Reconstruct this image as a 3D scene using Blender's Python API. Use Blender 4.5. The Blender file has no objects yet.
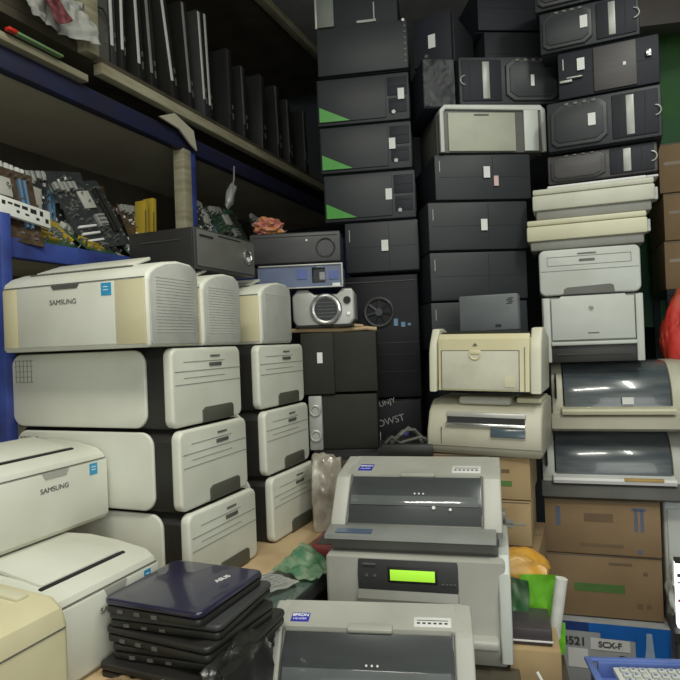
import bpy, bmesh, math, random
from mathutils import Vector, Matrix, noise
PI = math.pi
def RAD(a): return math.radians(a)
scene = bpy.context.scene
col = scene.collection
H = 1.48                                    # height of the camera above the floor

# ------------------------------------------------------------------ camera
cam_data = bpy.data.cameras.new('camera'); cam = bpy.data.objects.new('camera', cam_data); col.objects.link(cam)
cam_data.sensor_width = 36; cam_data.lens = 36 * 620 / 680; cam_data.clip_start = 0.02
p_, r_ = RAD(-0.344), RAD(-2.2)
FW = Vector((0, math.cos(p_), -math.sin(p_))); UP = Vector((0, math.sin(p_), math.cos(p_))); RX = Vector((1, 0, 0))
cr = RX * math.cos(r_) + UP * math.sin(r_); cu = UP * math.cos(r_) - RX * math.sin(r_)
cam.matrix_world = Matrix(((cr.x, cu.x, -FW.x, 0), (cr.y, cu.y, -FW.y, 0), (cr.z, cu.z, -FW.z, H), (0, 0, 0, 1)))
scene.camera = cam

# ------------------------------------------------------------------ world, exposure, lamps
world = bpy.data.worlds.new('world'); scene.world = world; world.use_nodes = True
world.node_tree.nodes['Background'].inputs[0].default_value = (0.92, 0.95, 0.90, 1)
world.node_tree.nodes['Background'].inputs[1].default_value = 0.55
vs = scene.view_settings
vs.view_transform = 'Standard'; vs.look = 'None'; vs.exposure = 0.02; vs.gamma = 1; vs.use_curve_mapping = False
def area(name, loc, sx, sy, power, color, rot=(0, 0, 0)):
    d = bpy.data.lights.new(name, 'AREA'); d.shape = 'RECTANGLE'; d.size = sx; d.size_y = sy; d.energy = power; d.color = color
    o = bpy.data.objects.new(name, d); col.objects.link(o); o.location = loc; o.rotation_euler = rot; return o
area('tube_light', (-0.15, 0.25, 3.42), 1.25, 0.16, 42, (1.0, 0.985, 0.88))
area('tube_light_aisle', (1.15, 0.55, 3.42), 0.16, 1.25, 30, (0.96, 0.99, 0.90))
area('front_fill_light', (0.6, -1.6, 1.9), 2.2, 1.6, 26, (0.98, 1.0, 0.95), (RAD(90), 0, 0))  # unseen fill added behind the camera to brighten the fronts

# ------------------------------------------------------------------ materials
MATS = {}
def mat(name, c, rough=0.5, metal=0.0, var=0.10, scale=9.0, spec=0.5, emit=None, alpha=None, coat=0, bump=0.0, dirt_or_glint=None, streak=False, trans=0):
    if name in MATS: return MATS[name]
    m = bpy.data.materials.new(name); m.use_nodes = True; nt = m.node_tree; b = nt.nodes['Principled BSDF']
    tc = nt.nodes.new('ShaderNodeTexCoord'); mp = nt.nodes.new('ShaderNodeMapping')
    nt.links.new(tc.outputs['Object'], mp.inputs[0])
    if streak: mp.inputs['Scale'].default_value = (1, 1, 9)
    n = nt.nodes.new('ShaderNodeTexNoise'); n.inputs['Scale'].default_value = scale; n.inputs['Detail'].default_value = 5
    nt.links.new(mp.outputs[0], n.inputs[0])
    r = nt.nodes.new('ShaderNodeValToRGB')
    d = dirt_or_glint if dirt_or_glint else tuple(x * (1 - var * 2) for x in c)
    r.color_ramp.elements[0].position = .3; r.color_ramp.elements[1].position = .62
    r.color_ramp.elements[0].color = (*d, 1); r.color_ramp.elements[1].color = (*c, 1)
    nt.links.new(n.outputs[0], r.inputs[0]); nt.links.new(r.outputs[0], b.inputs['Base Color'])
    b.inputs['Roughness'].default_value = rough; b.inputs['Metallic'].default_value = metal
    b.inputs['Specular IOR Level'].default_value = spec; b.inputs['Coat Weight'].default_value = coat
    if trans: b.inputs['Transmission Weight'].default_value = trans
    if emit:
        b.inputs['Emission Color'].default_value = (*c, 1); b.inputs['Emission Strength'].default_value = emit
    if alpha is not None: b.inputs['Alpha'].default_value = alpha
    if bump:
        n2 = nt.nodes.new('ShaderNodeTexNoise'); n2.inputs['Scale'].default_value = scale * 12
        bp = nt.nodes.new('ShaderNodeBump'); bp.inputs['Strength'].default_value = bump; bp.inputs['Distance'].default_value = .002
        nt.links.new(tc.outputs['Object'], n2.inputs[0]); nt.links.new(n2.outputs[0], bp.inputs['Height']); nt.links.new(bp.outputs[0], b.inputs['Normal'])
    MATS[name] = m; return m
WHITE = mat('white_plastic', (.70, .71, .62), .42, dirt_or_glint=(.60, .60, .50), scale=4)
WHITE2 = mat('cool_white_plastic', (.55, .58, .54), .42, dirt_or_glint=(.47, .49, .44), scale=4)
GREYW = mat('louvre_grey_plastic', (.50, .51, .46), .5)
IVORY = mat('yellowed_plastic', (.66, .61, .40), .42, dirt_or_glint=(.58, .52, .31), scale=5)
CREAMW = mat('warm_white_plastic', (.62, .61, .49), .45, dirt_or_glint=(.53, .51, .38), scale=4)
CREAM = mat('cream_plastic', (.62, .60, .43), .45, dirt_or_glint=(.52, .50, .34), scale=4)
BEIGE = mat('beige_plastic', (.48, .46, .36), .48, dirt_or_glint=(.39, .37, .28), scale=5)
GREYP = mat('pale_grey_plastic', (.44, .44, .39), .45, dirt_or_glint=(.36, .36, .31), scale=5)
MIDG = mat('mid_grey_plastic', (.125, .125, .11), .45, dirt_or_glint=(.095, .095, .085))
TAUPE = mat('taupe_plastic', (.25, .25, .22), .5)
TAUPED = mat('olive_grey_plastic', (.085, .085, .065), .5)
DARKG = mat('dark_grey_plastic', (.048, .050, .050), .42, spec=.4)
BLACKP = mat('black_plastic', (.021, .020, .018), .42)
DEEP = mat('deep_black_plastic', (.009, .009, .012), .55, spec=.25)
SEAM = mat('seam_dark', (.13, .13, .11), .8)
SEAML = mat('seam_light', (.27, .27, .23), .8)
SLOT = mat('slot_black', (.012, .012, .012), .7)
CASE = mat('black_case_steel', (.021, .025, .030), .62, spec=.3, dirt_or_glint=(.018, .021, .025), scale=6, bump=.1)
CASE2 = mat('blue_black_case_steel', (.017, .020, .028), .6, spec=.3, dirt_or_glint=(.015, .017, .023), scale=6)
CASEB = mat('case_bezel', (.029, .033, .037), .48, spec=.35, dirt_or_glint=(.028, .031, .034), scale=4, streak=True)
BEZEL2 = mat('warm_case_bezel', (.062, .056, .056), .5, streak=True)
OLIVE = mat('olive_black_box', (.022, .023, .016), .65, spec=.3)
GREEN = mat('green_panel', (.05, .30, .03), .4)
LEDG = mat('green_display', (.38, .78, .05), .4, emit=.55, var=.03)
STICK = mat('white_sticker', (.72, .72, .70), .6, var=.04)
PINKST = mat('pink_sticker', (.62, .45, .42), .6)
SBLUE = mat('sky_blue_label', (.04, .34, .62), .5)
EBLUE = mat('royal_blue_badge', (.03, .035, .42), .4)
INK = mat('ink_dark', (.06, .06, .055), .7)
INKW = mat('ink_white', (.80, .82, .85), .6, var=.02)
SILVER = mat('silver_plastic', (.42, .42, .39), .35, metal=.2)
CHROME = mat('worn_chrome', (.62, .62, .60), .22, metal=.9)
SMOKE = mat('smoked_cover', (.060, .066, .068), .16, dirt_or_glint=(.045, .05, .05), scale=3, streak=True, coat=.4)
SMOKEB = mat('blue_smoked_cover', (.060, .076, .086), .2, dirt_or_glint=(.12, .135, .135), scale=6, streak=True, coat=.5)
CARD = mat('brown_cardboard', (.27, .18, .095), .85, dirt_or_glint=(.22, .145, .075), scale=5)
CARD2 = mat('tan_cardboard', (.40, .29, .15), .85, dirt_or_glint=(.31, .21, .10), scale=5)
CARDF = mat('flat_cardboard', (.50, .37, .21), .85, dirt_or_glint=(.38, .26, .13), scale=6)
TAPE = mat('brown_tape', (.23, .17, .10), .3)
BPRINT = mat('faded_blue_print', (.12, .14, .20), .8)
GPRINT = mat('green_print', (.09, .19, .05), .8)
BLUEBOX = mat('blue_printed_card', (.015, .15, .55), .35)
GREYBOX = mat('grey_printed_card', (.36, .37, .37), .45)
NAVY = mat('navy_lacquer', (.018, .018, .045), .28, dirt_or_glint=(.026, .024, .060), scale=3, coat=.5)
SHBLUE = mat('shelf_blue_paint', (.045, .08, .32), .45, dirt_or_glint=(.025, .035, .14), scale=8)
SHNAVY = mat('shelf_navy_paint', (.016, .020, .060), .5, dirt_or_glint=(.02, .018, .03), scale=8)
BOARD = mat('shelf_board', (.55, .52, .40), .7, dirt_or_glint=(.42, .38, .28), scale=3)
WOOD = mat('pale_raw_wood', (.36, .34, .23), .75, dirt_or_glint=(.24, .21, .13), scale=6, streak=True)
DWOOD = mat('dark_old_wood', (.085, .072, .045), .8, dirt_or_glint=(.045, .038, .024), scale=6)
WALL = mat('dim_wall_paint', (.085, .095, .110), .8, dirt_or_glint=(.04, .045, .052), scale=2)
WALLG = mat('stained_wall', (.10, .12, .085), .8, scale=2)
FLOOR = mat('worn_floor', (.10, .095, .085), .7, dirt_or_glint=(.06, .055, .05), scale=3)
CEIL = mat('ceiling_paint', (.45, .45, .42), .8)
PCBG = mat('green_circuit_board', (.035, .10, .045), .4, dirt_or_glint=(.02, .05, .03), scale=40)
PCBB = mat('brown_circuit_board', (.09, .055, .03), .4, dirt_or_glint=(.03, .022, .015), scale=40)
PCBK = mat('black_circuit_board', (.025, .03, .035), .35, dirt_or_glint=(.04, .045, .04), scale=40)
TIN = mat('bright_tinplate', (.80, .82, .76), .4, metal=.1)
ALU = mat('dull_aluminium', (.36, .37, .34), .4, metal=.2)
YEL = mat('yellow_slot_plastic', (.46, .33, .03), .5)
PORTB = mat('blue_port_plastic', (.12, .22, .34), .5)
BRONZE = mat('bronze_brown', (.20, .13, .05), .6)  # bronze brown of the memory module contacts
GLASS = mat('counter_glass', (.30, .42, .36), .06, trans=.75, var=.02)
GREENFOIL = mat('green_foil', (.14, .36, .20), .25, dirt_or_glint=(.50, .60, .42), scale=22)  # pale second tone paints white highlights into the green foil
PAPER = mat('white_paper', (.68, .68, .63), .8, dirt_or_glint=(.55, .56, .53), scale=20)
REDPRINT = mat('red_printed_film', (.38, .12, .13), .5, dirt_or_glint=(.09, .03, .03), scale=60)
LIME = mat('lime_paper', (.22, .66, .03), .7, dirt_or_glint=(.18, .56, .03))
ORANGE = mat('amber_plastic_bag', (.62, .30, .02), .35, dirt_or_glint=(.56, .34, .10), scale=9)
RED = mat('red_cloth', (.58, .035, .025), .6, dirt_or_glint=(.42, .12, .05), scale=6)
FOIL = mat('crinkled_clear_film', (.58, .54, .46), .2, metal=.3, dirt_or_glint=(.24, .21, .16), scale=10, streak=False)
BLKBAG = mat('black_bag_film', (.018, .018, .016), .30, bump=.4)
GREENCL = mat('green_screen_cloth', (.17, .44, .13), .7, dirt_or_glint=(.10, .22, .18), scale=2)
PURPLE = mat('periwinkle_plastic', (.12, .19, .50), .35)
PROJB = mat('blue_grey_projector', (.12, .15, .24), .3)
REDD = mat('dark_red_pack', (.22, .04, .04), .4)
LENS = mat('lens_glass', (.01, .012, .015), .08, coat=1)

# ------------------------------------------------------------------ helpers
class B:
    def __init__(s): s.bm = bmesh.new()
    def _add(s, bm2, M=None):
        if M is not None: bm2.transform(M)
        me = bpy.data.meshes.new('t'); bm2.to_mesh(me); bm2.free(); s.bm.from_mesh(me); bpy.data.meshes.remove(me); return s
    def box(s, x0, x1, y0, y1, z0, z1, bev=0.0, seg=2, M=None):
        bm = bmesh.new(); bmesh.ops.create_cube(bm, size=1)
        for v in bm.verts: v.co = Vector((x0 + (v.co.x + .5) * (x1 - x0), y0 + (v.co.y + .5) * (y1 - y0), z0 + (v.co.z + .5) * (z1 - z0)))
        if bev: bmesh.ops.bevel(bm, geom=bm.edges[:], offset=bev, segments=seg, affect='EDGES', profile=.5)
        return s._add(bm, M)
    def prism(s, pts, axis, lo, hi, bev=0.0, seg=2, M=None):
        """pts: outline in the plane normal to axis. axis 'x': (y,z); 'y': (x,z); 'z': (x,y)"""
        bm = bmesh.new()
        def mk(p, t): return {'x': (t, p[0], p[1]), 'y': (p[0], t, p[1]), 'z': (p[0], p[1], t)}[axis]
        a = [bm.verts.new(mk(p, lo)) for p in pts]; b = [bm.verts.new(mk(p, hi)) for p in pts]
        fa = bm.faces.new(a); fb = bm.faces.new(b[::-1]); n = len(pts)
        for i in range(n): bm.faces.new((a[i], b[i], b[(i + 1) % n], a[(i + 1) % n]))
        bmesh.ops.recalc_face_normals(bm, faces=bm.faces[:])
        if bev:
            ed = [e for e in bm.edges if (e in fa.edges[:] or e in fb.edges[:])]
            bmesh.ops.bevel(bm, geom=ed, offset=bev, segments=seg, affect='EDGES', profile=.5)
        return s._add(bm, M)
    def cyl(s, c, r, h, axis='z', seg=20, r2=None, M=None):
        bm = bmesh.new(); bmesh.ops.create_cone(bm, cap_ends=True, segments=seg, radius1=r, radius2=r if r2 is None else r2, depth=h)
        if axis == 'y': bm.transform(Matrix.Rotation(PI / 2, 4, 'X'))
        if axis == 'x': bm.transform(Matrix.Rotation(PI / 2, 4, 'Y'))
        bm.transform(Matrix.Translation(c)); return s._add(bm, M)
    def ring(s, c, R, r, axis='y', seg=28, ss=8, a0=0, a1=2 * PI):
        pts = []
        full = abs(a1 - a0 - 2 * PI) < 1e-4; n = seg
        for i in range(n if full else n + 1):
            a = a0 + (a1 - a0) * i / n
            u, v = R * math.cos(a), R * math.sin(a)
            pts.append(Vector(c) + Vector({'y': (u, 0, v), 'x': (0, u, v), 'z': (u, v, 0)}[axis]))
        return s.tube(pts, r, ss, closed=full)
    def tube(s, pts, r, seg=8, closed=False):
        bm = bmesh.new(); pts = [Vector(p) for p in pts]; rings = []; n = len(pts)
        for i, p in enumerate(pts):
            if closed: t = pts[(i + 1) % n] - pts[i - 1]
            else: t = pts[min(i + 1, n - 1)] - pts[max(i - 1, 0)]
            t.normalize(); u = t.orthogonal() if not rings else (pu - t * pu.dot(t))
            u.normalize(); pu = u; w = t.cross(u)
            rings.append([bm.verts.new(p + (u * math.cos(2 * PI * k / seg) + w * math.sin(2 * PI * k / seg)) * r) for k in range(seg)])
        for i in range(n if closed else n - 1):
            a, b = rings[i], rings[(i + 1) % n]
            for k in range(seg): bm.faces.new((a[k], a[(k + 1) % seg], b[(k + 1) % seg], b[k]))
        if not closed: bm.faces.new(rings[0][::-1]); bm.faces.new(rings[-1])
        bmesh.ops.recalc_face_normals(bm, faces=bm.faces[:]); return s._add(bm)
    def sheet(s, w, h, amp, nx=24, ny=24, seed=0, th=.0015, sc=6.0, fn=None):
        """crumpled sheet in local x/y, centred"""
        bm = bmesh.new(); g = []
        for j in range(ny + 1):
            row = []
            for i in range(nx + 1):
                x = (i / nx - .5) * w; y = (j / ny - .5) * h
                q = Vector((x * sc + seed * 7.3, y * sc, seed * 1.7))
                z = amp * (noise.noise(q) + .5 * abs(noise.noise(q * 2.7)) + .3 * noise.noise(q * 5))
                x2 = x + amp * .5 * noise.noise(q + Vector((9, 0, 0))); y2 = y + amp * .5 * noise.noise(q + Vector((0, 9, 0)))
                c = Vector((x2, y2, z))
                if fn: c = Vector(fn(c.x, c.y, c.z))
                row.append(bm.verts.new(c))
            g.append(row)
        for j in range(ny):
            for i in range(nx): bm.faces.new((g[j][i], g[j][i + 1], g[j + 1][i + 1], g[j + 1][i]))
        bmesh.ops.solidify(bm, geom=bm.faces[:], thickness=th)
        return s._add(bm)
    def blob(s, c, sx, sy, sz, amp=.25, seed=0, sub=4, sc=1.6, flat=True, box=.0):
        bm = bmesh.new(); bmesh.ops.create_icosphere(bm, subdivisions=sub, radius=1)
        for v in bm.verts:
            d = v.co.normalized(); p = d
            if box:
                m = max(abs(d.x), abs(d.y), abs(d.z)); p = d.lerp(d / m, box)
            k = 1 + amp * noise.noise(d * sc + Vector((seed * 3.1, 0, 0))) + amp * .6 * abs(noise.noise(d * sc * 3 + Vector((0, seed, 0))))
            v.co = Vector((p.x * sx * k, p.y * sy * k, p.z * sz * k))
            if flat and v.co.z < -sz * .8: v.co.z = -sz * .8
            v.co += Vector(c)
        return s._add(bm)
def obj(name, b, m, parent=None, smooth=False):
    me = bpy.data.meshes.new(name); b.bm.to_mesh(me); b.bm.free(); me.materials.append(m)
    o = bpy.data.objects.new(name, me); col.objects.link(o)
    if parent is not None: o.parent = parent
    if smooth:
        for f in me.polygons: f.use_smooth = True
    else:
        for f in me.polygons: f.use_smooth = True
        try: me.set_sharp_from_angle(angle=RAD(32))
        except Exception: pass
    return o
def text(name, s, size, loc, m, parent, rot=(PI / 2, 0, 0), ext=.0006, bold=0.0, xs=1.0):
    c = bpy.data.curves.new(name, 'FONT'); c.body = s; c.size = size; c.extrude = ext; c.align_x = 'CENTER'; c.align_y = 'CENTER'; c.offset = bold
    t = bpy.data.objects.new(name + '_curve', c); col.objects.link(t)
    dg = bpy.context.evaluated_depsgraph_get(); me = bpy.data.meshes.new_from_object(t.evaluated_get(dg))
    bpy.data.objects.remove(t); me.materials.clear(); me.materials.append(m); me.name = name
    o = bpy.data.objects.new(name, me); col.objects.link(o); o.parent = parent
    o.location = loc; o.rotation_euler = rot; o.scale = (xs, 1, 1); return o
def thing(name, label, cat, loc=(0, 0, 0), yaw=0.0, group=None, tilt=(0, 0)):
    o = bpy.data.objects.new(name, None); col.objects.link(o); o.empty_display_size = .05
    o.location = loc; o.rotation_euler = (RAD(tilt[0]), RAD(tilt[1]), RAD(yaw)); o['label'] = label; o['category'] = cat
    if group: o['group'] = group
    return o
def tag(o, label, cat, group=None, kind=None):
    o['label'] = label; o['category'] = cat
    if group: o['group'] = group
    if kind: o['kind'] = kind
    return o
def struct(name, b, m, label, parent=None):
    o = obj(name, b, m, parent)
    if parent is None: o['kind'] = 'structure'; o['label'] = label; o['category'] = name.split('_')[0]
    return o
def clone(root, label, loc, yaw=None, group=None):
    r = root.copy(); col.objects.link(r); r.location = loc; r['label'] = label
    if yaw is not None: r.rotation_euler = (r.rotation_euler.x, r.rotation_euler.y, RAD(yaw))
    if group: r['group'] = group
    for ch in list(root.children):
        c = ch.copy(); col.objects.link(c); c.parent = r
        for g in list(ch.children):
            d = g.copy(); col.objects.link(d); d.parent = c
    return r
class Frame:                                 # a pile's own axes: x along its fronts, y into the pile
    def __init__(s, x, y, yaw): s.o = Vector((x, y)); s.yaw = yaw; t = RAD(yaw); s.ax = Vector((math.cos(t), math.sin(t))); s.ay = Vector((-math.sin(t), math.cos(t)))
    def at(s, x, y, z): q = s.o + s.ax * x + s.ay * y; return (q.x, q.y, z)
FR = Frame(.959, 2.327, -17.9); FD = Frame(.579, 2.474, 5.1); FC = Frame(.134, 2.565, -8.8); FL = Frame(-.44, 1.597, 67.66)
def rrect(w, h, r, n=6, x0=0, z0=0, corners=(1, 1, 1, 1)):
    """rounded rectangle outline; corners: bl, br, tr, tl"""
    pts = []
    for (cx, cz, a, k) in ((r, r, PI, 0), (w - r, r, 1.5 * PI, 1), (w - r, h - r, 0, 2), (r, h - r, .5 * PI, 3)):
        if corners[k]:
            for i in range(n + 1):
                t = a + i / n * PI / 2; pts.append((x0 + cx + r * math.cos(t), z0 + cz + r * math.sin(t)))
        else:
            pts.append((x0 + (0 if k in (0, 3) else w), z0 + (0 if k in (0, 1) else h)))
    return pts

# ------------------------------------------------------------------ the room
struct('floor', B().box(-2.6, 2.6, -2.2, 5.0, -.05, 0), FLOOR, 'worn grey shop floor under the stacks')
struct('ceiling', B().box(-2.6, 2.6, -2.2, 5.0, 3.6, 3.65), CEIL, 'pale ceiling above the stacks')
struct('wall_back', B().box(-2.6, 2.6, 4.9, 5.0, 0, 3.6), WALL, 'dim blue grey wall behind the black computer stacks')
struct('wall_left', B().box(-2.6, -2.5, -2.2, 4.9, 0, 3.6), WALL, 'dim wall behind the blue shelving')
struct('wall_right', B().box(2.3, 2.4, -2.2, 4.9, 0, 3.6), WALL, 'dim wall on the right behind the brown boxes')
for n, (x, y, w, d) in enumerate(((-.15, .25, 1.25, .16), (1.15, .55, .16, 1.25))):
    t = thing('tube_lamp', ['ceiling tube lamp running across above the camera', 'ceiling tube lamp running away above the aisle'][n], 'lamp', (x, y, 3.60))
    obj('lamp_housing', B().box(-w / 2 - .03, w / 2 + .03, -d / 2 - .02, d / 2 + .02, -.09, 0, .01), STICK, t)
    obj('lamp_tube', B().box(-w / 2, w / 2, -d / 2, d / 2, -.13, -.09, .012), STICK, t)

# ------------------------------------------------------------------ blue shelving along the left wall (in the frame of the left pile)
SB = .58
def shelf_unit():
    t = thing('shelving_rack', 'blue metal shelving rack with raw wood rails along the left wall', 'shelving', FL.at(0, SB, 0), FL.yaw)
    # local x runs away from the camera, y into the wall
    obj('lower_beam', B().box(-.9, 2.9, 0, .035, 1.775, 1.835, .004), SHBLUE, t)
    obj('upper_beam', B().box(-.9, 2.9, 0, .04, 2.335, 2.405, .004), SHNAVY, t)
    obj('board', B().box(-.9, 2.9, .035, .62, 1.812, 1.832), BOARD, t)
    obj('board', B().box(-.9, 2.9, .04, .62, 2.355, 2.385), BOARD, t)
    obj('board', B().box(-.9, 2.9, .03, .62, 1.20, 1.22), BOARD, t)
    obj('back_board', B().box(-.9, 2.9, .62, .63, 0, 3.6), DWOOD, t)
    obj('rail', B().box(.39, 2.9, -.035, .005, 2.458, 2.498, .003), WOOD, t)
    obj('top_board', B().box(-.9, 2.9, -.01, .62, 2.50, 2.53), DWOOD, t)
    obj('high_rail', B().box(1.0, 2.9, -.03, .02, 3.33, 3.37, .003), WOOD, t)
    obj('high_board', B().box(-.9, 2.9, .02, .62, 3.345, 3.365), DWOOD, t)
    for x, m, y in ((-.002, SHBLUE, -.02), (.965, SHBLUE, .0), (2.82, SHBLUE, .0)):
        obj('post', B().box(x - .022, x + .014, y, y + .04, 0, 1.9 if x < .5 else 2.34, .003), m, t)
    obj('post', B().box(.885, .94, -.004, .05, 1.835, 2.34, .003), WOOD, t)
    obj('post', B().box(.305, .365, -.05, .0, 2.50, 3.6, .004), WOOD, t)
    obj('bracket', B().prism([(.70, 2.41), (.80, 2.455), (.93, 2.42), (.95, 2.34), (.90, 2.36), (.83, 2.40)], 'y', -.03, -.022), BOARD, t)
    obj('side_batten', B().box(-.9, .33, -.03, .03, 2.405, 2.43, .003), WOOD, t)
    return t
shelf_unit()

# ------------------------------------------------------------------ counter under the left pile
ct = thing('display_counter', 'glass edged display counter carrying the white printers on the left', 'counter', FL.at(0, 0, 0), FL.yaw)
obj('cabinet', B().box(-1.25, .76, -.22, .54, 0, .78), DWOOD, ct)
obj('glass_top', B().box(-1.28, .83, -.27, .55, .812, .824, .002), GLASS, ct)
obj('frame_rail', B().box(-1.28, .83, -.272, -.25, .782, .811).box(-1.28, .83, -.25, .55, .79, .811), DARKG, ct)

# ------------------------------------------------------------------ white and black laser printers (left pile)
LW, LD, LH = .349, .570, .218
def lines_h(b, x0, x1, zs, y, t=.0016, dz=0):
    for z in zs: b.box(x0, x1, y - .0012, y + .001, z - t / 2, z + t / 2)
    return b
def two_tone_printer(label, loc):
    t = thing('laser_printer', label, 'printer', loc, FL.yaw, 'white fronted black printers in the left pile')
    w, d, h = LW - .012, LD, LH - .003
    x0 = .006
    obj('body', B().prism([(x0 + .016, 0), (x0 + w - .016, 0), (x0 + w - .004, .02), (x0 + w - .006, h - .03), (x0 + w - .03, h), (x0 + .03, h), (x0 + .004, h - .03), (x0 + .004, .02)], 'y', .014, d, .006), BLACKP, t)
    fp = obj('front_panel', B().prism(rrect(w, h - .004, .024, 6, x0, .002), 'y', 0, .03, .008, 3), WHITE, t)
    b = B(); lines_h(b, x0 + .012, x0 + w - .004, (.115, .150), 0); lines_h(b, x0 + .05, x0 + w - .09, (.175, .132), 0, .0013)
    obj('panel_seam', b, SEAML, fp)
    obj('button_slot', B().box(x0 + w * .50, x0 + w * .68, -.003, .001, .160, .170, .001), MIDG, fp)
    obj('name_mark', B().box(x0 + w * .52, x0 + w * .66, -.002, .001, .186, .191), SEAM, fp)
    obj('tray_notch', B().prism([(x0 + w * .38, .004), (x0 + w * .84, .004), (x0 + w * .84, .040), (x0 + w * .81, .046), (x0 + w * .42, .046), (x0 + w * .38, .038)], 'y', -.004, .002, .001), TAUPED, t)
    sp = obj('side_panel', B().prism(rrect(d - .087, h - .008, .038, 7, .082, .004), 'x', x0 - .006, x0 + .006, .005, 3), WHITE, t)
    g = B()
    for i in range(5):
        g.box(x0 - .0075, x0 - .005, d - .085 + i * .015, d - .0835 + i * .015, h - .085, h - .02)
        g.box(x0 - .0075, x0 - .005, d - .09, d - .02, h - .085 + i * .0155, h - .0835 + i * .0155)
    obj('vent_grid', g, SEAML, sp)
    obj('side_panel', B().prism(rrect(d - .075, h - .008, .038, 7, .07, .004), 'x', x0 + w - .006, x0 + w + .004, .005, 3), WHITE, t)
    return t
ZL0 = .836 + 2 * LH
first = None
rowname = ['top', 'middle', 'bottom']
for c in range(2):
    for r in range(3):
        lab = 'white fronted black laser printer, %s of three in the %s column of the left pile' % (rowname[r], ['nearer', 'farther'][c])
        loc = FL.at(c * (LW + .097) + (0, .004, .014)[r], (.0, -.014, -.026)[r], .836 + (2 - r) * LH)
        if first is None: first = two_tone_printer(lab, loc)
        else: clone(first, lab, loc, FL.yaw + (0, .6, -.5)[r])

# ------------------------------------------------------------------ small white printers with the maker's name on the front
def small_printer(label, loc, yaw, w, d, h, ends=False, group='small white printers with rounded tops'):
    """front faces -y, x from 0 (left) to w (right), near right end at x=w"""
    t = thing('white_printer', label, 'printer', loc, yaw, group)
    prof = [(.006, 0), (.0, .008), (.0, h * .74), (.008, h * .83), (.03, h * .90), (d * .34, h * .965), (d * .6, h), (d * .86, h * .985), (d * .97, h * .93), (d, h * .82), (d, .01), (d - .008, 0)]
    obj('body', B().prism(prof, 'x', 0, w, .010, 3), WHITE, t)
    obj('front_door', B().box(w * .13, w * .80 if ends else w * .985, -.004, .004, h * .05, h * .755, .0015), WHITE, t)
    if ends:
        obj('end_strip', B().box(.012, w * .125, -.0035, .003, h * .05, h * .755, .0015), IVORY, t)
        obj('end_strip', B().box(w * .805, w - .006, -.0035, .003, h * .04, h * .755, .0015), IVORY, t)
    obj('top_seam', B().box(.006, w - .008, -.0012, .002, h * .770, h * .778), SEAM, t)
    obj('power_slot', B().prism([(w * .38, h * .76), (w * .575, h * .76), (w * .56, h * .71), (w * .395, h * .71)] if ends else [(w * .46, h * .76), (w * .66, h * .76), (w * .64, h * .69), (w * .48, h * .69)], 'y', -.0055, -.001), MIDG if ends else GREYP, t)
    text('maker_name', 'SAMSUNG', .0185 if ends else .017, (w * (.46 if ends else .55), -.0046, h * .56), mat('grey_ink', (.13, .13, .12), .7), t, bold=.0, xs=1.1)
    lb = obj('energy_label', B().box(w * .72 if ends else w * .83, w * .785 if ends else w * .895, -.0052, -.001, h * .60, h * .74), SBLUE, t)
    obj('label_mark', B().box(w * (.735 if ends else .845), w * (.765 if ends else .88), -.0058, -.004, h * .655, h * .665).box(w * (.735 if ends else .845), w * (.765 if ends else .88), -.0058, -.004, h * .69, h * .70), INKW, lb)
    # paper slot and flat cover on the top
    a = math.atan2(h * .065, d * .34 - .03)
    M = Matrix.Translation((0, .03, h * .90)) @ Matrix.Rotation(a, 4, 'X')
    obj('paper_slot', B().box(w * .12, w * .83, .018, .026, -.002, .0035, M=M), SLOT if not ends else SEAM, t)
    obj('output_cover', B().box(w * .15, w * .80, .027, d * .55, -.003, .006, .002, M=M), WHITE, t)
    sd = obj('side_cover', B().prism([(d * .5 + (y - d * .5) * .93, h * .5 + (z - h * .5) * .94) for y, z in prof], 'x', w - .002, w + .003, .0015), GREYW if ends else WHITE, t)
    if ends:
        b = B()
        for i in range(18):
            z = h * .16 + i * h * .036
            b.box(w + .0022, w + .0038, d * .14, d * .86, z, z + h * .012)
        obj('vent_louvres', b, GREYW, sd)
    return t
YB = FL.yaw - 90
ztop = .836 + 3 * LH
def row1(s, W, d, h, lab, off=0):
    # right end of the front lies on the pile's front plane
    q = FL.at(s, W + off, ztop)
    return small_printer(lab, q, YB, W, d, h, True)
row1(-.079, .50, .215, .226, 'long white printer with yellowed front ends, on top of the left pile nearest the camera')
row1(.150, .36, .205, .212, 'white printer on top of the left pile showing its louvred end, middle of three')
row1(.478, .40, .225, .212, 'white printer on top of the left pile, farthest of the three louvred ends')
# two on the counter, fronts facing the aisle: right end abuts the pile
pa = Vector(FL.at(0, 0, 0)[:2])
def on_counter(lab, s_end, b, w, d, h, z):
    q = FL.at(s_end - w, b, z)
    return small_printer(lab, q, FL.yaw, w, d, h, False)
on_counter('white printer at the left edge, the upper of two stacked on the counter', -.012, .207, .40, .27, .205, .836 + .207)
on_counter('white printer beside the laptops, the lower of two stacked on the counter', -.140, -.055, .325, .33, .205, .836)

# cream printer in the lower left corner
t = thing('cream_printer', 'yellowed cream printer cut off in the lower left corner', 'printer', FL.at(-.465, -.12, .826), FL.yaw)
prof = [(.0, 0), (.0, .17), (.01, .20), (.035, .218), (.30, .236), (.33, .22), (.335, 0)]
obj('body', B().prism(prof, 'x', -.38, .0, .016, 4), IVORY, t)
obj('top_seam', B().box(-.37, -.012, -.0012, .002, .166, .1685), SEAM, t)
obj('lower_seam', B().box(-.37, -.012, -.0012, .002, .060, .0615), SEAM, t)
M = Matrix.Translation((0, .035, .218)) @ Matrix.Rotation(math.atan2(.018, .265), 4, 'X')
obj('output_tray', B().prism([(-.36, .03), (-.10, .03), (-.075, .05), (-.06, .24), (-.36, .24)], 'z', -.002, .0015, M=M), TAUPE, t)
obj('tray_rim', B().box(-.055, -.03, .03, .25, -.001, .006, .002, M=M), CREAM, t)

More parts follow.
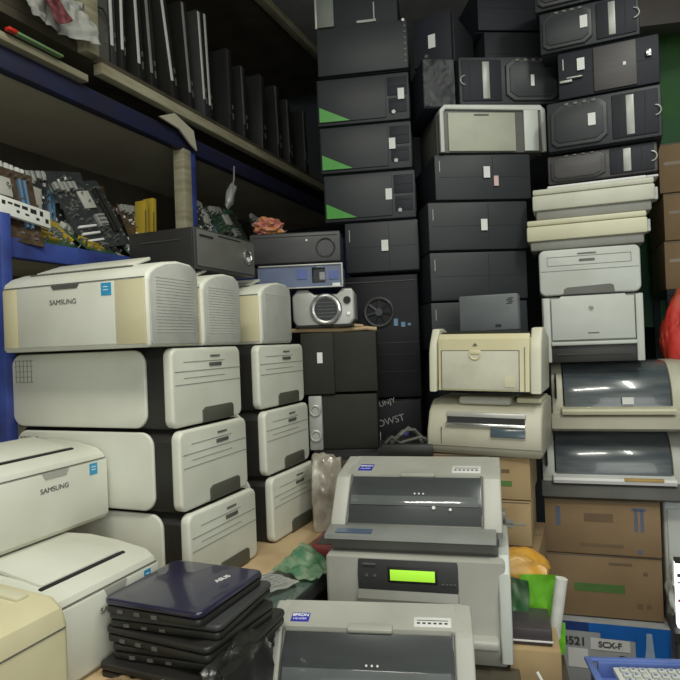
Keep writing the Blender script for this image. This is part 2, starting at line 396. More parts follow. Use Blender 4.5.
# ------------------------------------------------------------------ black desktop lying on the small printers
t = thing('desktop_computer', 'grey black desktop case lying on top of the white printers by the shelf', 'computer', FL.at(.205, .055, ztop + .228), FL.yaw)
obj('case', B().box(.0, .345, .0, .24, 0, .122, .004), DARKG, t)
obj('front_bezel', B().box(-.006, 0, .004, .236, .002, .120, .003), BLACKP, t)
obj('drive_slot', B().box(-.008, -.005, .05, .19, .085, .089), DARKG, t)
obj('side_panel', B().box(.01, .337, -.003, .0, .008, .116, .001), MIDG, t)
rg = obj('lock_ring', B().ring((.29, -.006, .065), .022, .005, 'y'), CHROME, t); obj('lock_core', B().cyl((.29, -.004, .05), .012, .008, 'y'), STICK, t)
obj('side_slot', B().box(.02, .09, -.0045, -.002, .096, .102).box(.12, .25, -.0045, -.002, .108, .111), SLOT, t)

# ------------------------------------------------------------------ black towers lying on their side: central stack
def lying_tower(label, frame, x0, x1, y, z, h, d=.38, kind=0, dyaw=0.0, sticker=(.72, .55), stm=STICK, group=None, case=CASE, bz=CASEB, sw=.026):
    """front towards -y. kind 0: smooth panel with green wedge; 1: octagon grille left; 2: octagon grille right; 3: plain"""
    w = x1 - x0; q = frame.at(x0, y, z)
    t = thing('computer_tower', label, 'computer', q, frame.yaw + dyaw, group)
    obj('case', B().box(0.002, w - .002, .022, d, 0, h, .003), case, t)
    bez = obj('front_bezel', B().box(0, w, 0, .024, .002, h - .002, .006), bz, t)
    if kind == 0:
        pn = obj('smooth_panel', B().box(.006, w * .75, -.006, .001, .014, h - .014, .003), CASEB, t)
        obj('green_wedge', B().prism([(.010, .016), (w * .36, .016), (.010, .078)], 'y', -.0075, -.004), GREEN, t)
        obj('drive_bay', B().box(w * .77, w * .98, -.003, .001, h * .52, h * .90, .002).box(w * .78, w * .97, -.003, .001, h * .16, h * .46, .002), CASE2, t)
        obj('bay_slot', B().box(w * .78, w * .97, -.0045, -.002, h * .70, h * .715), SLOT, t); obj('bay_slot', B().box(w * .80, w * .95, -.0045, -.002, h * .38, h * .40), SLOT, t)
        obj('power_button', B().cyl((w * .83, -.004, h * .17), .008, .008, 'y'), ALU, t)
    elif kind in (1, 2):
        f = (lambda x: x) if kind == 1 else (lambda x: 1 - x)
        def P(a, z): return (f(a) * w, z * h)
        out = [P(.03, .16), P(.08, .07), P(.46, .07), P(.54, .20), P(.54, .80), P(.47, .93), P(.12, .90), P(.03, .74)]
        cx = sum(a[0] for a in out) / 8; cz = sum(a[1] for a in out) / 8
        if kind == 2: out = out[::-1]
        obj('grille_rim', B().prism(out, 'y', -.012, 0, .006), DARKG, t)
        inn = [(cx + (a - cx) * .86, cz + (b - cz) * .82) for a, b in out]
        gr = obj('grille_panel', B().prism(inn, 'y', -.0165, -.010, .002), bz, t)
        rd = B()
        for i in range(4): rd.box(f(.18 + i * .08) * w - .008, f(.18 + i * .08) * w + .008, -.016, -.010, h * .86, h * .92, .003)
        obj('grille_lugs', rd, MIDG, t)
        a, b_ = sorted((f(.58) * w, f(.97) * w)); bays = [B().box(a + (b_ - a) * k, a + (b_ - a) * (k + .02), -.0065, -.003, h * .1, h * .9) for k in (.18, .72)]
        obj('drive_cover', B().box(a, b_, -.005, 0, h * .08, h * .92, .003), CASE2, t)
        for q_ in bays: obj('bay_slot', q_, SLOT, t)
        m_ = (f(.70) * w, f(.77) * w); m_ = (min(m_), max(m_))
        obj('metal_strip', B().box(m_[0], m_[1], -.0075, -.002, h * .12, h * .88, .002), ALU, t)
        hx = f(.945) * w
        obj('handle_ring', B().ring((hx, -.008, h * .5), .018, .0028, 'y', a0=-PI / 2 if kind == 1 else PI / 2, a1=PI / 2 if kind == 1 else 1.5 * PI), SILVER, t)
    elif kind == 3:
        obj('front_seam', B().box(w * .60, w * .605, -.001, .002, .01, h - .01).box(w * .04, w * .96, -.001, .002, h * .5, h * .505), SLOT, t)
        obj('status_strip', B().box(.018, .021, -.002, .002, h * .62, h * .85), ALU, t)
    if sticker:
        sx, sz = sticker
        obj('price_sticker', B().box(w * sx, w * sx + sw, -.0195 if kind in (1, 2) else -.008, -.0065, h * sz - .02, h * sz + .025, M=Matrix.Rotation(0, 4, 'Y')), stm, t)
    # side strip with rivet dots and vents
    v = B()
    for i in range(6): v.box(w - .003, w + .0005, .05 + i * .012, .054 + i * .012, h * .2, h * .8)
    obj('side_vents', v, SLOT, t)
    return t
G1 = 'black computer towers around the top of the central stack'
lying_tower('black tower lying flat with green corner wedge, highest of the green-wedged ones', FC, -.195, .190, 0, 2.39, .198, sticker=(.88, .52), group=G1)
lying_tower('black tower lying flat with green corner wedge, second from the top of the green-wedged ones', FC, -.19, .192, 0, 2.19, .196, sticker=(.76, .52), group=G1)
lying_tower('black tower lying flat with green corner wedge, lowest of the green-wedged ones', FC, -.18, .200, 0, 1.985, .200, sticker=(.68, .50), group=G1)
t = lying_tower('tall plain black tower lying above the green-wedged towers', FC, -.185, .192, -.01, 2.595, .203, kind=9, sticker=None, group=G1)
b = B()
for i in range(7): b.cyl((.366, -.001, .03 + i * .024), .004, .004, 'y', 8)
obj('rivet_dots', b, MIDG, t); obj('corner_lug', B().cyl((.362, -.004, .196), .006, .01, 'y', 10), STICK, t)
lying_tower('black tower lying flat just under the green-wedged towers, paper tag on its right half', FC, -.10, .205, .01, 1.770, .213, kind=3, sticker=(.50, .50), sw=.028, group=G1)
# two at the very top
t = thing('computer_tower', 'black tower with a pale green front panel at the top edge of the photo', 'computer', FC.at(-.185, .0, 2.80), FC.yaw, G1)
obj('case', B().box(0, .34, .01, .36, 0, .19, .004), CASE, t); obj('front_panel', B().box(.0, .075, -.004, .01, .004, .186, .002), mat('pale_green_panel', (.15, .17, .14), .5), t)
obj('trim_strip', B().box(-.004, .004, -.008, .01, 0, .19, .001), SILVER, t); obj('drive_slots', B().box(.17, .25, .004, .011, .01, .02).box(.24, .245, .004, .011, .02, .09), ALU, t)

# standing dark tower with round fan under them, and a lower one
t = thing('fan_tower', 'dark tower with a round front fan under the lying black towers', 'computer', FC.at(-.125, .02, 1.245), FC.yaw)
obj('case', B().box(0, .32, .02, .38, 0, .515, .004), CASE2, t)
obj('front_bezel', B().box(0, .32, 0, .024, .002, .512, .008), DEEP, t)
fb = obj('fan_ring', B().ring((.155, -.004, .36), .058, .007, 'y'), DARKG, t)
b = B()
for i in range(7):
    b.box(-.005, .005, -.002, .002, .015, .052, M=Matrix.Translation((.155, -.003, .36)) @ Matrix.Rotation(i * 2 * PI / 7, 4, 'Y') @ Matrix.Rotation(.5, 4, 'Z'))
obj('fan_blades', b, CASEB, t); obj('fan_hub', B().cyl((.155, -.006, .36), .016, .008, 'y'), DARKG, t)
obj('front_ports', B().box(.215, .232, -.003, .001, .30, .33).box(.245, .262, -.003, .001, .295, .315).box(.272, .285, -.003, .001, .30, .31), PORTB, t)
obj('top_trim', B().box(.01, .31, -.003, .001, .485, .489).box(.01, .31, -.003, .001, .23, .232), DARKG, t)
obj('bay_seams', B().box(.02, .3, -.002, .001, .18, .183).box(.02, .3, -.002, .001, .11, .113), SLOT, t)
t = thing('lettered_tower', 'dark tower with worn white lettering behind the silver bag', 'computer', FC.at(-.12, .01, .75), FC.yaw)
obj('case', B().box(0, .31, .02, .38, 0, .49, .004), CASE2, t); obj('front_bezel', B().box(0, .31, 0, .024, .002, .488, .008), DEEP, t)
text('front_lettering', 'AOWST', .040, (.17, -.001, .40), ALU, t, rot=(PI / 2, -.25, 0)); text('small_lettering', 'TSUNJY', .03, (.155, -.001, .475), ALU, t, rot=(PI / 2, -.28, 0))
obj('silver_clip', B().box(.125, .14, -.01, 0, .27, .36, .003), SILVER, t); obj('round_port', B().ring((.19, -.004, .30), .018, .004, 'y'), SILVER, t)
obj('blue_port', B().box(.225, .255, -.006, 0, .31, .36, .004), mat('violet_port', (.06, .06, .30), .4), t)
t = thing('support_crate', 'dark crate on the floor under the central towers', 'crate', FC.at(-.15, .01, 0), FC.yaw)
obj('crate_body', B().box(0, .27, 0, .38, 0, .748, .005), DWOOD, t); obj('crate_lid', B().box(-.004, .274, -.004, .384, .70, .749, .003), DARKG, t)

# ------------------------------------------------------------------ second black column
G2 = 'black computer cases in the column right of the central stack'
lying_tower('black case with a white and a pinkish tag under the white framed printer', FD, -.178, .215, 0, 2.032, .186, kind=3, sticker=(.50, .58), group=G2, case=CASE2)
o = [c for c in bpy.data.objects if c.name.startswith('price_sticker')][-1]
obj('pink_tag', B().box(.238, .256, -.008, -.001, .055, .095), PINKST, o.parent)
lying_tower('black case with one white tag, second below the white framed printer', FD, -.212, .195, 0, 1.832, .196, kind=3, sticker=(.52, .50), group=G2, case=CASE)
lying_tower('black case without a tag, third below the white framed printer', FD, -.212, .185, 0, 1.632, .196, kind=3, sticker=None, group=G2, case=CASE2)
lying_tower('black case half hidden behind the grey box, lowest in its column', FD, -.215, .18, 0, 1.44, .189, kind=3, sticker=None, group=G2, case=CASE)
t = thing('support_cabinet', 'black cabinet carrying the second column of computer cases', 'cabinet', FD.at(-.19, 0, 0), FD.yaw)
obj('body', B().box(0, .37, .02, .40, 0, 1.438, .004), CASE2, t)
for i in range(4): obj('door', B().box(.004, .366, 0, .02, .01 + i * .357, .36 + i * .357, .003), CASE, t)

# white framed printer
t = thing('white_framed_printer', 'printer with rounded white frame and cream panel among the black cases', 'printer', FD.at(-.155, -.01, 2.220), FD.yaw + 1)
w, h = .435, .188
obj('body', B().box(.004, w - .004, .02, .34, 0, h - .006, .01), MIDG, t)
obj('front_frame', B().prism(rrect(w, h, .03, 6, 0, 0, (0, 0, 1, 1)), 'y', 0, .03, .004), MIDG, t)
obj('top_rim', B().prism([(0, 0), (0, h - .02), (.02, h), (w - .02, h), (w, h - .02), (w, 0), (w - .012, 0), (w - .02, h - .022), (.024, h - .018), (.016, h - .03), (.016, 0)], 'y', -.012, .05, .003), WHITE2, t)
obj('cream_panel', B().box(.034, .31, -.008, 0, .004, h - .03, .003), mat('panel_grey_cream', (.42, .43, .34), .5, dirt_or_glint=(.36, .37, .29)), t)
obj('white_panel', B().box(.345, .405, -.010, 0, .004, h - .012, .003), WHITE2, t)
obj('name_mark', B().box(.14, .20, -.010, -.006, h - .043, h - .037), SEAM, t)

# towers with octagonal grilles
G3 = 'black towers with octagonal front grilles'
lying_tower('tower with octagonal grille at its right end, lying above the white framed printer', FD, -.065, .345, 0, 2.412, .196, kind=2, sticker=(.70, .45), group=G3, bz=CASEB, sw=.014, dyaw=-1)
KU = -6.0
lying_tower('tower partly hidden behind the topmost flat scanner', FR, -.145, .235, .03, 2.062, .112, kind=1, sticker=None, group=G3, dyaw=KU, bz=BEZEL2)
lying_tower('tower with octagonal grille and white tag just above the half hidden tower', FR, -.14, .25, .0, 2.178, .190, kind=1, sticker=(.37, .50), group=G3, dyaw=KU)
lying_tower('tower with a plain dark left end and small white marks, between two octagonal grille towers', FR, -.095, .25, .0, 2.372, .180, kind=3, sticker=(.20, .66), group=G3, dyaw=KU, bz=CASE2)
t_ = [c for c in bpy.data.objects if c.name.startswith('front_bezel')][-1].parent
obj('smooth_panel', B().box(.125, .27, -.008, .001, .008, .172, .003), BEZEL2, t_)
obj('metal_bits', B().box(.005, .05, -.012, -.001, .060, .070, .003).box(.03, .085, -.014, -.001, .072, .078, .002), SILVER, t_)
obj('corner_lug', B().box(.30, .32, -.012, -.001, .10, .125, .004), CHROME, t_)
obj('white_dot', B().box(.225, .235, -.0095, -.007, .085, .097), STICK, t_)
lying_tower('tower with octagonal grille and bright rim near the top right of the photo', FR, -.155, .19, .0, 2.556, .160, kind=1, sticker=(.42, .52), group=G3, dyaw=KU)
lying_tower('tower at the very top right, cut off by the upper edge of the photo', FR, -.17, .19, .0, 2.72, .17, kind=1, sticker=(.66, .12), group=G3, dyaw=KU)
# tower turned sideways in the upper middle and dark box
t = thing('computer_tower', 'black tower turned sideways in the upper middle, a paper tag on its front', 'computer', FD.at(-.215, .14, 2.615), -30, G1)
obj('case', B().box(0, .168, .02, .30, 0, .21, .004), CASE, t); obj('front_bezel', B().box(0, .168, 0, .022, .003, .207, .005), CASE2, t)
obj('price_sticker', B().box(.07, .10, -.003, .001, .07, .125), STICK, t); obj('side_panel', B().box(.167, .171, .03, .29, .006, .204, .001), CASEB, t); obj('power_button', B().cyl((.06, -.002, .04), .008, .006, 'y'), MIDG, t)
t = thing('wrapped_box', 'black box in crinkled clear film left of the octagonal grille tower', 'box', FD.at(-.205, .02, 2.412), FD.yaw)
obj('box_body', B().box(0, .132, .01, .36, 0, .20, .004), CASE2, t)
M = Matrix.Translation((.066, .004, .10)) @ Matrix.Rotation(PI / 2, 4, 'X')
o = obj('film_wrap', B().sheet(.125, .19, .008, seed=3, sc=9), mat('dark_film', (.07, .075, .085), .4, dirt_or_glint=(.035, .038, .045), scale=12), t); o.matrix_local = M
t = thing('computer_tower', 'dim black tower at the back above the octagonal grille tower', 'computer', FD.at(.115, .20, 2.612), FD.yaw, G1)
obj('case', B().box(0, .36, .02, .40, 0, .20, .004), CASE2, t); obj('front_bezel', B().box(0, .36, 0, .022, .003, .197, .005), CASE, t); obj('bay_seam', B().box(.02, .34, -.001, .001, .1, .103).box(.12, .123, -.001, .001, .02, .18), SLOT, t)
t = thing('computer_tower', 'dim black tower at the upper edge of the photo behind the grille towers', 'computer', FD.at(.09, .20, 2.813), FD.yaw, G1)
obj('case', B().box(0, .36, .02, .40, 0, .20, .004), CASE2, t); obj('front_bezel', B().box(0, .36, 0, .022, .003, .197, .005), CASE2, t); obj('bay_seam', B().box(.02, .34, -.001, .001, .1, .103), SLOT, t)

# ------------------------------------------------------------------ right pile
def flat_scanner(label, x0, x1, y, z, h, dyaw, lid, g='cream flat scanners'):
    w = x1 - x0
    t = thing('flat_scanner', label, 'scanner', FR.at(x0, y, z), FR.yaw + dyaw, g)
    obj('base', B().box(.012, w - .012, .012, .33, 0, h * .34, .006), TAUPE, t)
    obj('housing', B().box(0, w, 0, .34, h * .30, h * .80, .007), lid, t)
    obj('lid', B().box(.002, w - .002, .003, .338, h * .815, h, .006), lid, t)
    obj('hinge', B().box(w + .0, w + .022, .10, .16, h * .45, h * .85, .003), WHITE2, t)
    return t
flat_scanner('cream flat scanner with a slightly yellower lid, lower of the two', -.232, .190, -.01, 1.808, .116, -1.5, CREAM)
flat_scanner('grey cream flat scanner, upper of the two, white sheets on its lid', -.207, .220, 0, 1.926, .118, -2, mat('scanner_grey_cream', (.55, .55, .45), .45, dirt_or_glint=(.47, .47, .37)))
t = thing('loose_cover', 'thin white plastic cover lying on the upper flat scanner', 'cover', FR.at(-.15, .02, 2.046), FR.yaw - 3)
obj('cover_plate', B().box(0, .345, 0, .30, 0, .010, .003), STICK, t); obj('cover_tab', B().box(.345, .385, .0, .08, 0.0, .008, .002), WHITE2, t)

# printer with outlined paper door
t = thing('laser_printer', 'white laser printer with an outlined door, under the two flat scanners', 'printer', FR.at(-.192, 0, 1.632), FR.yaw)
w, h = .356, .175
obj('body', B().prism(rrect(w, h, .022, 6), 'y', .012, .34, .004), WHITE2, t)
fp = obj('front_panel', B().prism(rrect(w, h, .024, 6), 'y', 0, .03, .007, 3), WHITE2, t)
b = B(); 
for (a0, a1, c0, c1) in ((.03, .325, .145, .1465), (.03, .325, .112, .1135), (.03, .0315, .112, .145), (.3235, .325, .112, .145)): b.box(a0, a1, -.0012, .001, c0, c1)
b.box(.006, w - .006, -.0012, .001, .092, .0935)
obj('panel_seam', b, SEAM, fp)
obj('name_mark', B().box(.14, .205, -.002, .001, .152, .157).box(.145, .20, -.002, .001, .125, .134), MIDG, fp)
obj('tray_notch', B().prism([(.085, .003), (.265, .003), (.262, .028), (.25, .034), (.10, .028), (.088, .022)], 'y', -.003, .002), MIDG, t)
# tall white printer beneath
t = thing('laser_printer', 'boxy white laser printer with a round emblem, above the dot matrix printers', 'printer', FR.at(-.187, 0, 1.376), FR.yaw)
w, h = .358, .255
obj('body', B().box(0, w, .02, .36, .07, h - .004, .006).box(.004, .03, .0, .03, .0, h - .008, .004).box(w - .03, w - .004, .0, .03, .0, h - .008, .004).box(.0, w, .06, .36, 0, .07), WHITE2, t)
obj('front_door', B().prism([(.034, .085), (w - .034, .085), (w - .034, h - .012), (w - .06, h - .012), (w - .065, h - .004), (.07, h - .004), (.062, h - .012), (.034, h - .012)], 'y', -.004, .022, .002), WHITE2, t)
obj('top_slot', B().box(.07, w - .07, -.003, .03, h - .006, h + .0005), SLOT, t)
em = obj('round_emblem', B().cyl((w * .49, -.005, h - .052), .010, .003, 'y'), GREYP, t); text('emblem_letters', 'hp', .014, (w * .49, -.0068, h - .052), INK, t)
obj('name_mark', B().box(w * .45, w * .56, -.0052, -.003, .107, .111), SEAM, t)
obj('lower_lip', B().box(.03, w - .03, -.008, .03, .064, .078, .003), WHITE2, t)
obj('paper_tray', B().prism([(.03, .0), (w - .03, .0), (w - .03, .06), (.03, .06)], 'y', .008, .03, .001).box(.05, w - .05, .0, .012, .028, .034), BLACKP, t)

# dot matrix printers with curved smoked covers (right pile)
def curved_dot_printer(label, x0, x1, z, h, frame_m, base_m, lip_m, tagp):
    w = x1 - x0
    t = thing('dot_matrix_printer', label, 'printer', FR.at(x0, -.01, z), FR.yaw, 'dot matrix printers with curved smoked covers')
    obj('base', B().prism([(.0, .0), (-.02, .012), (-.02, .055), (.0, .066), (.34, .066), (.34, 0)], 'x', 0, w, .006), base_m, t)
    cx0, cx1 = w * .105, w * .86
    prof = [(.0, .062)]
    for i in range(9):
        a = PI - i / 8 * PI * .5; prof.append((.17 + .155 * math.cos(a), .075 + (h - .077) * math.sin(a)))
    prof += [(.33, h - .004), (.34, .06)]
    obj('left_cheek', B().prism(prof, 'x', .006, cx0 - .004, .006), frame_m, t)
    obj('right_cheek', B().prism(prof, 'x', cx1 + .004, w - .002, .006), frame_m, t)
    cp = [(.022, .085)]
    for i in range(11):
        a = PI - i / 10 * PI * .5; cp.append((.175 + .158 * math.cos(a), .082 + (h - .083) * math.sin(a)))
    cp += [(.33, h - .003), (.33, .085)]
    cv = obj('smoked_cover', B().prism(cp, 'x', cx0, cx1, .003), SMOKEB, t)
    obj('front_lip', B().prism([(-.032, .066), (-.036, .078), (-.028, .086), (.04, .092), (.04, .066)], 'x', cx0 - .012, cx1 + .008, .004), lip_m, t)
    obj('cheek_slot', B().box(w * .035, w * .05, -.0, .003, h * .50, h * .86, .001).box(w * .035, w * .05, .0, .05, h * .48, h * .80), SLOT, t)
    obj('platen_knob', B().cyl((w + .008, .10, h * .45), .018, .022, 'x', 18), MIDG, t)
    obj('release_button', B().box(w * .925, w * .95, -.010, .02, .072, .09, .003), SLOT, t)
    if tagp: obj('cover_sticker', B().box(w * .52, w * .60, .006, .02, .10, .125, M=Matrix.Translation((0, -.004, 0)) @ Matrix.Rotation(0, 4, 'X')), STICK, cv)
    return t
curved_dot_printer('dot matrix printer with a white tag on its smoked cover, above the grey one', -.170, .315, 1.116, .255, BEIGE, BEIGE, CREAM, True)
t = curved_dot_printer('grey dot matrix printer with a white front lip and orange strip, on the brown boxes', -.215, .315, .86, .252, GREYP, MIDG, STICK, False)
obj('orange_strip', B().box(.29, .42, -.038, -.02, .079, .0885, .001), mat('faded_orange', (.50, .33, .10), .5), t)

# brown boxes
def carton(label, loc, yaw, w, d, h, m, prints=(), tape=True, cat='box', name='cardboard_box', group=None, tapem=TAPE):
    t = thing(name, label, cat, loc, yaw, group)
    obj('carton', B().box(0, w, 0, d, 0, h - .002, .003), m, t)
    if tape:
        obj('tape', B().box(w * .46, w * .56, .0, d, h - .0025, h - .0005).box(w * .46, w * .56, -.0012, .001, h * .80, h - .002), tapem, t)
    obj('flap_seam', B().box(.004, w - .004, d * .49, d * .51, h - .003, h - .001).box(.004, w - .004, -.001, .001, h - .008, h - .005), SEAM, t)
    for (x0, x1, z0, z1, pm) in prints:
        obj('printed_mark', B().box(w * x0, w * x1, -.0012, .001, h * z0, h * z1), pm, t)
    return t
FAINT = mat('faint_brown_print', (.17, .115, .065), .85)
c1 = carton('brown cardboard box with faint blue arrows, directly under the grey dot matrix printer', FR.at(-.207, 0, .652), FR.yaw, .402, .34, .205, CARD, ((.10, .14, .50, .86, BPRINT), (.30, .68, .14, .20, FAINT), (.78, .81, .45, .85, BPRINT), (.83, .86, .45, .85, BPRINT), (.76, .88, .82, .88, BPRINT), (.80, .84, .05, .12, BPRINT), (.35, .60, .60, .75, FAINT)), tape=False)
c2 = carton('brown cardboard box with a green printed bar, second under the grey dot matrix printer', FR.at(-.207, .004, .414), FR.yaw + 1, .402, .34, .236, CARD, ((.24, .68, .40, .53, GPRINT), (.55, .75, .84, .88, FAINT), (.78, .83, .18, .26, FAINT), (.86, .90, .18, .26, FAINT), (.84, .88, .70, .76, FAINT)), tape=False)
text('printed_text', 'CANON', .02, (.18, -.0014, .108), FAINT, c2) if False else None

# blue and grey printer carton
t = thing('printer_carton', 'blue and grey printer carton with a number, at the bottom of the right pile', 'box', FR.at(-.228, -.03, 0), FR.yaw)
obj('carton', B().box(0, .436, 0, .38, 0, .408, .003), GREYBOX, t)
b = B(); b.box(.0, .436, -.0012, .001, .372, .405).box(.318, .434, -.0014, .001, .13, .405).box(.20, .32, -.0014, .001, .352, .405)
obj('blue_print', b, BLUEBOX, t)
obj('dark_blue_corner', B().box(.0, .16, -.0022, .0, .374, .405), mat('deep_blue_print', (.02, .05, .20), .4), t)
text('carton_number', '4521', .042, (.108, -.0022, .332), INK, t, bold=.0012)
text('carton_code', 'SCX-F', .030, (.232, -.0022, .328), INK, t, bold=.001)
obj('label_block', B().box(.165, .30, -.0018, 0, .308, .350), STICK, t)
obj('label_patch', B().box(.085, .155, -.0018, 0, .235, .305), STICK, t)
obj('product_picture', B().prism([(.215, .20), (.34, .20), (.375, .225), (.365, .275), (.27, .295), (.23, .275)], 'y', -.0024, 0), DARKG, t)
obj('bottle_picture', B().prism([(.340, .24), (.388, .24), (.378, .33), (.374, .385), (.356, .385), (.353, .33)], 'y', -.0028, 0), mat('pale_blue_print', (.40, .52, .66), .5), t)

# white keyboard in a blue tray, front right corner
t = thing('plastic_tray', 'periwinkle blue plastic tray in the lower right corner', 'tray', (.540, 1.265, .635), -8)
obj('tray_body', B().prism(rrect(.36, .26, .04, 6), 'z', 0, .012).box(.02, .34, .0, .012, 0, .05, .004).box(.02, .34, .248, .26, 0, .05, .004).box(0, .012, .02, .24, 0, .05, .004).box(.348, .36, .02, .24, 0, .05, .004), PURPLE, t)
obj('tray_rim', B().box(-.008, .368, -.008, .008, .045, .055, .004).box(-.008, .368, .252, .268, .045, .055, .004).box(-.008, .008, 0, .26, .045, .055, .004).box(.352, .368, 0, .26, .045, .055, .004), PURPLE, t)
k = thing('numeric_keyboard', 'small white keyboard lying in the blue tray', 'keyboard', (.590, 1.282, .672), -8)
obj('key_base', B().box(0, .27, 0, .20, 0, .015, .003), STICK, k)
b = B()
for i in range(12):
    for j in range(8): b.box(.012 + i * .021, .028 + i * .021, .012 + j * .023, .029 + j * .023, .015, .021, .002)
obj('keys', b, WHITE2, k)
b = B()
for i in range(12):
    for j in range(8):
        if (i * 5 + j * 3) % 4: b.box(.017 + i * .021, .023 + i * .021, .017 + j * .023, .023 + j * .023, .021, .0215)
obj('key_legends', b, PURPLE, k)
t = thing('low_stand', 'dark low stand under the blue tray', 'stand', (.57, 1.262, 0), -8)
obj('stand_top', B().box(0, .30, 0, .22, .60, .634, .003), DWOOD, t)
for (x, y) in ((0.01, .01), (.26, .01), (.01, .18), (.26, .18)): obj('leg', B().box(x, x + .03, y, y + .03, 0, .60), DWOOD, t)

# ------------------------------------------------------------------ yellowed printer on multifunction printer on cartons
KX, KY = .456, 2.045
FK = Frame(KX, KY, -24)
t = thing('compact_laser_printer', 'yellowed compact laser printer with a latch door, left of the right pile', 'printer', FK.at(-.174, 0, 1.306), FK.yaw, None, (0, 1.6))
w, h, d = .368, .212, .24
ch = [(.0, 0), (-.0, .13), (.012, .165), (.045, h), (.11, h + .002), (.20, h - .02), (d, h - .03), (d, 0)]
obj('left_cheek', B().prism(ch, 'x', 0, .028, .007, 3), CREAMW, t)
obj('right_cheek', B().prism(ch, 'x', w - .036, w, .007, 3), CREAMW, t)
obj('body', B().box(.032, w - .036, .012, d, .004, h - .03, .003), IVORY, t)
fp = obj('front_panel', B().prism([(.0, .006), (.0, h - .035), (.02, h - .018), (.03, h - .02), (.03, .006)], 'x', .033, w - .037, .003), IVORY, t)
obj('door', B().box(.046, w - .07, -.003, .002, .010, .138, .0015), mat('door_ivory', (.60, .59, .47), .45), fp)
b = B()
for a in ((.044, w - .068, .138, .1398), (.044, .0456, .006, .138), (w - .0696, w - .068, .006, .138), (w - .052, w - .0505, .006, .15)): b.box(a[0], a[1], -.0035, .001, a[2], a[3])
obj('door_seam', b, SEAM, fp)
obj('latch', B().ring((.158, -.004, .128), .018, .003, 'y', a0=PI, a1=2 * PI).box(.138, .178, -.006, 0, .126, .140, .003), IVORY, fp)
obj('emblem', B().prism([(.150, .155), (.166, .155), (.158, .164)], 'y', -.003, .0, 0), SEAM, fp)
obj('sticker', B().box(w - .115, w - .082, -.005, -.002, .02, .052), mat('cream_sticker', (.66, .62, .44), .6), fp)
obj('output_recess', B().box(.034, w - .038, .05, .16, h - .032, h - .012), SLOT, t)
obj('top_cover', B().box(.036, w - .04, .14, d - .005, h - .03, h - .018, .003), MIDG, t)
obj('inner_ribs', B().box(.06, .30, .032, .045, h - .03, h - .008, .002), OLIVE, t)

t = thing('multifunction_printer', 'beige inkjet printer with silver slots, under the yellowed compact printer', 'printer', FK.at(-.188, .0, 1.098), FK.yaw, None, (0, 1.6))
w, h, d = .375, .188, .32
obj('body', B().prism([(0, .012), (-.008, .03), (-.006, .075), (.02, .14), (.05, h - .025), (.08, h - .012), (d, h - .012), (d, 0), (.01, 0)], 'x', 0, w, .010, 3), BEIGE, t)
M = Matrix.Translation((0, .0, .087)) @ Matrix.Rotation(-RAD(18), 4, 'X')
obj('upper_slot', B().box(.065, .325, -.008, .01, .038, .056, .004, M=M), SILVER, t)
obj('lower_slot', B().box(.065, .325, -.016, .01, .006, .018, .004, M=M), CHROME, t)
obj('slot_gap', B().box(.068, .322, -.004, .01, .018, .038, M=M), SLOT, t)
obj('display', B().box(.215, .325, -.010, .0, -.024, .003, .002, M=M), mat('dull_display', (.07, .10, .12), .2), t)
obj('seam_line', B().box(.004, w - .004, -.0085, -.004, .028, .0295), SEAM, t)
obj('left_cheek_line', B().box(.05, .052, -.01, .01, .035, .09, M=Matrix.Identity(4)), SEAM, t)
obj('top_lid', B().box(.10, .275, .035, .16, h - .024, h + .002, .010, 3), GREYP, t)
obj('top_shoulder', B().box(.29, .37, .05, .25, h - .016, h + .001, .005), CREAM, t)
carton('tan cardboard box with a small green mark, under the beige inkjet printer', FK.at(-.180, .01, .948), FK.yaw + 3, .325, .30, .146, CARD2, ((.70, .82, .30, .42, GPRINT), (.72, .80, .60, .68, FAINT)), tape=True, group='tan boxes left of the right pile')
carton('tan cardboard box tied with silver tape, below the one with the green mark', FK.at(-.172, .005, .798), FK.yaw + 4, .315, .30, .148, CARD2, ((.62, .95, .46, .50, ALU), (.72, .82, .40, .58, ALU)), tape=False, group='tan boxes left of the right pile')
carton('tan cardboard box on the floor behind the lime paper', FK.at(-.165, .0, 0), FK.yaw + 2, .33, .32, .796, CARD, tape=True, group='tan boxes left of the right pile')
# grey box on top behind
t = thing('grey_box', 'dark grey box with printed marks standing behind the yellowed compact printer', 'box', FK.at(-.095, .150, 1.505), FK.yaw + 3)
obj('box_body', B().box(0, .205, 0, .075, 0, .128, .006), mat('slate_plastic', (.11, .125, .13), .45, dirt_or_glint=(.09, .10, .105)), t)
b = B()
for i in range(4): b.box(.165 + (i % 2) * .006, .185 + (i % 2) * .004, -.001, .001, .092 + i * .006, .095 + i * .006)
b.box(.125, .145, -.001, .001, .012, .022)
obj('printed_mark', b, SLOT, t)

